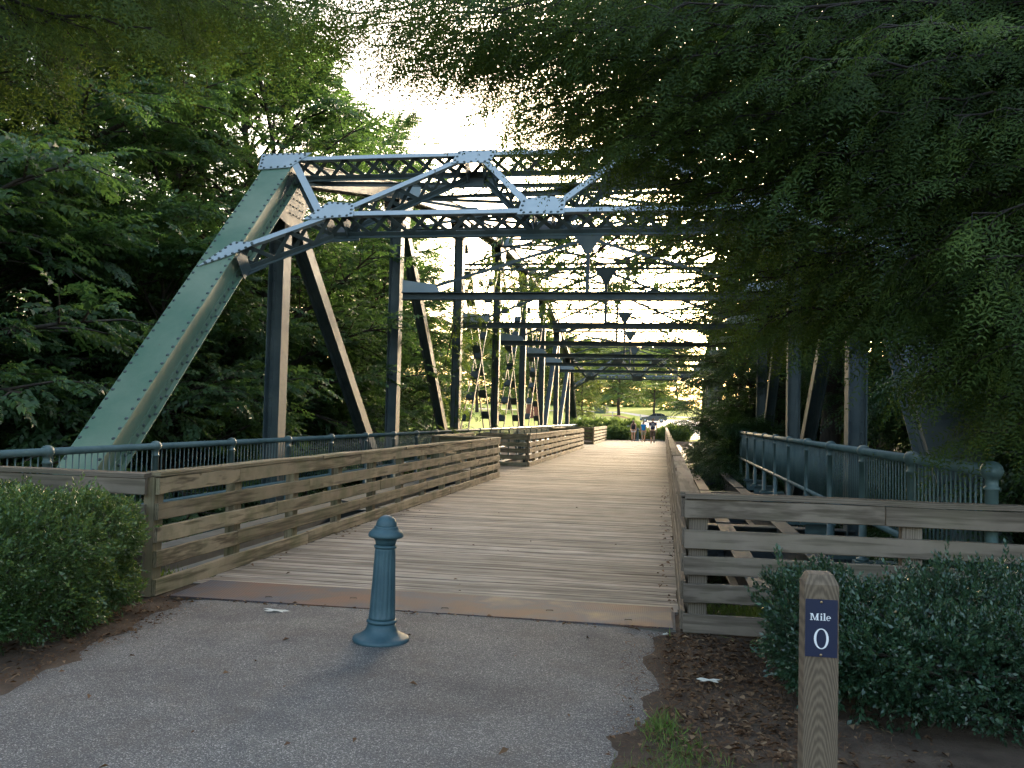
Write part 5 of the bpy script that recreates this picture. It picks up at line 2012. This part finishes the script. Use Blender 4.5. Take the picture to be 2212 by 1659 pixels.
def person(loc, h, label, stride, top, bottom, hair, hairm, sleeve, leglen, sw, arm=0.06):
    """faces away (+Y); stride = (left foot dy, dz, right foot dy, dz)"""
    k = h / 1.75
    sh, hip = sw * k, 0.095 * k
    ly, lz, ry, rz_ = stride
    V = [(0, 0, 0.95, 0.125, 0.10), (0, 0, 1.12, 0.115, 0.085), (0, 0.015, 1.30, 0.14, 0.10), (0, 0.01, 1.43, 0.11, 0.085), (0, 0.02, 1.50, 0.055), (0, 0.035, 1.58, 0.075, 0.085), (0, 0.04, 1.68, 0.07, 0.085), (0, 0.03, 1.73, 0.04, 0.05)]
    E = [(0, 1), (1, 2), (2, 3), (3, 4), (4, 5), (5, 6), (6, 7)]
    for s, fy, fz, ay in ((-1, ly, lz, arm), (1, ry, rz_, -arm)):
        b0 = len(V)
        V += [(s * hip / k, 0, 0.86, 0.088), (s * (hip / k), fy * 0.35 + 0.03, 0.50 + fz * 0.3, 0.058), (s * hip / k, fy * 0.7 - 0.02 - fz * 0.2, 0.30 + fz * 0.7, 0.056), (s * hip / k, fy - 0.0, 0.09 + fz, 0.036),
              (s * (hip / k + 0.01), fy + 0.13, 0.035 + fz * 0.7, 0.035, 0.022)]
        E += [(0, b0), (b0, b0 + 1), (b0 + 1, b0 + 2), (b0 + 2, b0 + 3), (b0 + 3, b0 + 4)]
        a0 = len(V)
        V += [(s * sw, 0.01, 1.41, 0.055), (s * (sw + 0.045), ay * 0.4, 1.15, 0.042), (s * (sw + 0.065), ay * 1.2, 0.92, 0.030), (s * (sw + 0.06), ay * 1.5, 0.84, 0.034, 0.02)]
        E += [(3, a0), (a0, a0 + 1), (a0 + 1, a0 + 2), (a0 + 2, a0 + 3)]
        for j, (dx, dy, dl) in enumerate(((-0.02, 0.02, 0.07), (-0.008, 0.008, 0.085), (0.006, -0.004, 0.08), (0.018, -0.016, 0.06))):
            V.append((s * (sw + 0.06) + dx * 0.6, ay * 1.5 + dy, 0.84 - dl, 0.009))
            E.append((a0 + 3, len(V) - 1))
        V.append((s * (sw + 0.045), ay * 1.5 + 0.045, 0.815, 0.010))
        E.append((a0 + 3, len(V) - 1))
    sc = lambda L_: [(v[0] * k, v[1] * k, v[2] * k) + tuple(r * k for r in v[3:]) for v in L_]
    b = skin_obj('person', sc(V), E, 'skin')
    b.location = loc
    tag(b, label, 'person', 'walkers at the far end of the deck')
    # shirt
    S = [(0, 0, 0.93, 0.185, 0.135), (0, 0, 1.12, 0.172, 0.122), (0, 0.012, 1.30, 0.198, 0.13), (0, 0.008, 1.43, 0.155, 0.11), (0, 0.015, 1.475, 0.085)]
    SE = [(0, 1), (1, 2), (2, 3), (3, 4)]
    for s in (-1, 1):
        if sleeve > 0:
            i = len(S)
            S += [(s * sw, 0.01, 1.415, 0.07), (s * (sw + 0.035), 0.01, 1.415 - sleeve, 0.068)]
            SE += [(3, i), (i, i + 1)]
    skin_obj('shirt', sc(S), SE, top, b)
    S = [(0, 0, 0.97, 0.168, 0.125)]
    SE = []
    for s, fy, fz in ((-1, ly, lz), (1, ry, rz_)):
        i = len(S)
        ze = 0.86 - leglen
        t = min(1.0, (0.86 - ze) / 0.40)
        S += [(s * hip / k, 0, 0.84, 0.118), (s * hip / k, (fy * 0.35 + 0.03) * t, ze + fz * 0.25, 0.10)]
        SE += [(0, i), (i, i + 1)]
    skin_obj('shorts', sc(S), SE, bottom, b)
    for s, fy, fz in ((-1, ly, lz), (1, ry, rz_)):
        skin_obj('shoe', sc([(s * (hip / k), fy - 0.045, 0.05 + fz * 1.1, 0.045, 0.045), (s * (hip / k + 0.008), fy + 0.06, 0.04 + fz * 0.85, 0.046, 0.036), (s * (hip / k + 0.012), fy + 0.17, 0.032 + fz * 0.6, 0.04, 0.026)]), [(0, 1), (1, 2)], 'shoe', b)
    if hair == 'long':
        Hh = [(0, 0.03, 1.715, 0.075, 0.085), (0, 0.0, 1.64, 0.098, 0.085), (0, -0.05, 1.53, 0.095, 0.06), (0, -0.085, 1.40, 0.10, 0.045), (0, -0.10, 1.27, 0.07, 0.03)]
    else:
        Hh = [(0, 0.03, 1.735, 0.06, 0.07), (0, 0.01, 1.68, 0.093, 0.09), (0, -0.005, 1.61, 0.088, 0.07)]
    skin_obj('hair', sc(Hh), [(i, i + 1) for i in range(len(Hh) - 1)], hairm, b)
    return b


woman = person((-2.18, 64.8, 0.0), 1.60, 'long-haired woman in a dark sleeveless top and white shorts walking away', (0.10, 0.0, -0.12, 0.03), 'black_top', 'white_cloth', 'long', 'hair_brown', 0.0, 0.14, 0.155)
boy = person((-1.42, 63.8, 0.0), 1.52, 'person in a bright blue shirt and khaki shorts walking away', (-0.08, 0.02, 0.12, 0.0), 'cyan', 'khaki', 'short', 'hair_red', 0.13, 0.30, 0.16)
man = person((-0.72, 60.6, 0.0), 1.76, 'man in a navy number 24 jersey and long brown shorts walking away', (0.16, 0.0, -0.20, 0.09), 'navy', 'taupe', 'short', 'hair_dark', 0.20, 0.46, 0.20)


def digit(rects, dx):
    g = MB()
    for i, (xa, xb, za, zb_) in enumerate(rects):
        g.box((dx + xa) * 0.8, (dx + xb) * 0.8, -0.142 - 0.0006 * i, -0.12, 1.14 + za * 0.74, 1.14 + zb_ * 0.74)
    link('jersey_digit', g.mesh('jersey_digit', 'white_cloth'), man)


digit([(0, .12, .248, .28), (.09, .122, .15, .25), (0, .11, .125, .155), (0, .032, .03, .13), (0, .122, 0, .032)], -0.145)
digit([(.085, .117, 0, .28), (0, .14, .09, .12), (0, .03, .118, .28)], 0.015)
nm = MB()
nm.box(-0.085, 0.085, -0.124, -0.105, 1.38, 1.404)
link('jersey_name_patch', nm.mesh('jersey_name_patch', 'white_cloth'), man)

# red box with white panel beside the woman
MT['red'] = m_plain('red_enamel', (0.42, 0.045, 0.035), 0.5)
rb = thing('newspaper_box', (-2.75, 70.2, 0), 'small red box with a white panel above it, just left of the woman', 'box')
b = MB()
b.box(-2.93, -2.57, 70.05, 70.4, 0.33, 0.80)
b.box(-2.88, -2.62, 70.03, 70.049, 0.42, 0.72)
part('case', b, 'red', rb)
b = MB()
b.box(-2.78, -2.72, 70.2, 70.26, -0.05, 0.329)
part('leg', b, 'shoe', rb)
b = MB()
b.box(-2.86, -2.66, 70.1, 70.13, 0.801, 1.13)
part('panel', b, 'white_cloth', rb)

# ------------------------------------------------------------------ lawn things
MT['cabinet'] = m_plain('green_cabinet_paint', (0.10, 0.13, 0.105), 0.5)
P = at_y(1299, 890, 163)
gz = float(ground_h(P.x, 163))
cb = thing('utility_cabinet', (P.x, 163, gz), 'grey-green utility cabinet on the lawn beside the road', 'cabinet')
cb.rotation_euler = (0, 0, 0.0)


def rot_pts(mb, c, a):
    ca, sa = math.cos(a), math.sin(a)
    mb.v = [(c[0] + (x - c[0]) * ca - (y - c[1]) * sa, c[1] + (x - c[0]) * sa + (y - c[1]) * ca, z) for x, y, z in mb.v]
    return mb


b = MB()
b.box(P.x - 1.1, P.x + 1.1, 162.2, 163.8, gz - 0.2, gz + 1.42)
part('case', rot_pts(b, (P.x, 163), -0.28), 'cabinet', cb)
b = MB()
b.box(P.x - 1.15, P.x + 1.15, 162.15, 163.85, gz + 1.421, gz + 1.52)
part('lid', rot_pts(b, (P.x, 163), -0.28), 'cabinet', cb)
for dx in (-0.35, -0.05):
    b = MB()
    b.box(P.x + dx - 0.09, P.x + dx + 0.09, 162.18, 162.198, gz + 0.98, gz + 1.16)
    part('notice', rot_pts(b, (P.x, 163), -0.28), 'white', cb)
b = MB()
b.box(P.x - 0.02, P.x + 0.02, 162.185, 162.199, gz - 0.1, gz + 1.4)
part('door_seam', rot_pts(b, (P.x, 163), -0.28), 'shoe', cb)

# grey car
MT['carpaint'] = m_plain('dark_grey_car_paint', (0.075, 0.082, 0.088), 0.3, 0.3, 0.05, coat=0.6)
MT['carglass'] = m_plain('dark_car_glass', (0.02, 0.025, 0.028), 0.08)
MT['tyre'] = m_plain('tyre_rubber', (0.018, 0.018, 0.018), 0.8)
MT['rim'] = m_plain('alloy_rim', (0.45, 0.45, 0.46), 0.35, 0.7)
MT['lamp'] = m_plain('headlamp_lens', (0.6, 0.6, 0.58), 0.15)
P = at_y(1402, 905, 148)
gz = float(ground_h(P.x, 148)) + 0.02
car = thing('parked_car', (P.x + 0.6, 148, gz), 'dark grey car parked beyond the walkers, nose to the left', 'car')
cx0 = P.x - 1.5


def C(x, y, z):
    return (cx0 + x, 147.1 + y, gz + z)


b = MB()
side = [(0.0, 0.45), (0.02, 0.30), (0.25, 0.22), (0.45, 0.22)] + [(0.86 - 0.40 * math.cos(a), 0.30 + 0.40 * math.sin(a)) for a in np.linspace(0.1, PI - 0.1, 8)] + [(1.4, 0.22), (3.0, 0.22)] + \
    [(3.55 - 0.40 * math.cos(a), 0.30 + 0.40 * math.sin(a)) for a in np.linspace(0.1, PI - 0.1, 8)] + [(4.2, 0.24), (4.45, 0.4), (4.5, 0.75), (4.42, 1.0), (3.4, 1.02), (1.5, 0.98), (1.0, 0.92), (0.35, 0.80), (0.05, 0.66)]
b.prism([C(x, 0, z) for x, z in side], (0, 1, 0), 1.78)
body = part('body', b, 'carpaint', car)
b = MB()
lo = [(1.42, 0.985), (2.15, 1.44), (2.6, 1.52), (3.5, 1.50), (4.0, 1.36), (4.35, 1.005)]
b.prism([C(x, 0.14, z) for x, z in lo], (0, 1, 0), 1.5)
part('cabin', b, 'carpaint', car)
for pts in ([(1.66, 1.06), (2.2, 1.40), (2.62, 1.44), (2.66, 1.06)], [(2.76, 1.06), (2.74, 1.44), (3.42, 1.43), (3.62, 1.06)], [(3.72, 1.06), (3.55, 1.42), (3.95, 1.30), (4.1, 1.06)]):
    b = MB()
    b.prism([C(x, 0.128, z) for x, z in pts], (0, 1, 0), 0.011)
    part('window', b, 'carglass', car)
b = MB()
b.poly([C(1.43, 0.25, 1.0), C(1.43, 1.5, 1.0), C(2.12, 1.45, 1.435), C(2.12, 0.3, 1.435)], [(0, 1, 2, 3)])
b.v = [(x - 0.015, y, z + 0.012) for x, y, z in b.v]
part('windscreen', b, 'carglass', car)
for x in (0.86, 3.55):
    for y in (0.02, 1.58):
        b = MB()
        b.lathe([(0.2, -0.1), (0.31, -0.1), (0.335, -0.07), (0.335, 0.07), (0.31, 0.1), (0.2, 0.1)], 24)
        o = link('wheel', b.mesh('wheel', 'tyre', True), car)
        o.location = C(x, y + 0.08, 0.335)
        o.rotation_euler = (PI / 2, 0, 0)
        b = MB()
        b.lathe([(0.06, -0.115), (0.19, -0.108), (0.205, -0.09), (0.205, 0.09), (0.19, 0.108), (0.06, 0.115)], 20)
        link('rim', b.mesh('rim', 'rim', True), o)
b = MB()
b.box(cx0 - 0.012, cx0 + 0.3, 147.099, 147.35, gz + 0.60, gz + 0.72)
part('headlight', b, 'lamp', car)
b = MB()
b.box(cx0 - 0.012, cx0 + 0.3, 148.63, 148.881, gz + 0.60, gz + 0.72)
part('headlight', b, 'lamp', car)

# white boulder, brick pier, marker stakes
P = at_y(1257, 908, 113)
gz = float(ground_h(P.x, 113))
rg_ = np.random.default_rng(8)
b = MB()
b.lathe([(0.55, -0.1), (0.62, 0.12), (0.55, 0.32), (0.34, 0.48), (0.10, 0.56)], 12)
b.v = [(x * 1.0 + rg_.normal(0, 0.05), y * 0.8 + rg_.normal(0, 0.05), z + rg_.normal(0, 0.03)) for x, y, z in b.v]
MT['boulder'] = m_plain('white_boulder', (0.62, 0.59, 0.54), 0.9, var=0.2, scale=3)
o = part('boulder', b, 'boulder', None)
o.location = (P.x, 113, gz)
tag(o, 'whitish boulder on the lawn edge by the far end post', 'boulder')
MT['brick'] = m_plain('red_brick', (0.22, 0.075, 0.05), 0.85, var=0.3, scale=9)
P = at_y(1150, 905, 125)
gz = float(ground_h(P.x, 125))
bp = thing('brick_pier', (P.x, 125, gz), 'red brick pier with pale cap seen between the truss posts', 'pier')
b = MB()
b.box(P.x - 0.85, P.x + 0.85, 124.4, 125.6, gz - 0.2, gz + 2.0)
part('shaft', b, 'brick', bp)
b = MB()
b.box(P.x - 1.0, P.x + 1.0, 124.25, 125.75, gz + 2.001, gz + 2.35)
part('cap', b, 'concrete', bp)
for px_, Y, lab in ((1323, 138, 'thin pale stake in the lawn by the mulch ring'), (1383, 158, 'thin pale stake in the lawn near the grey car')):
    P = at_y(px_, 900, Y)
    gz = float(ground_h(P.x, Y))
    b = MB()
    b.tube([(P.x, Y, gz - 0.1), (P.x + 0.02, Y, gz + 0.95)], [0.05, 0.045], 6)
    b.box(P.x - 0.06, P.x + 0.06, Y - 0.06, Y - 0.045, gz + 0.5, gz + 0.8)
    tag(part('marker_stake', b, 'pale_leaf', None), lab, 'stake', 'stakes on the lawn')
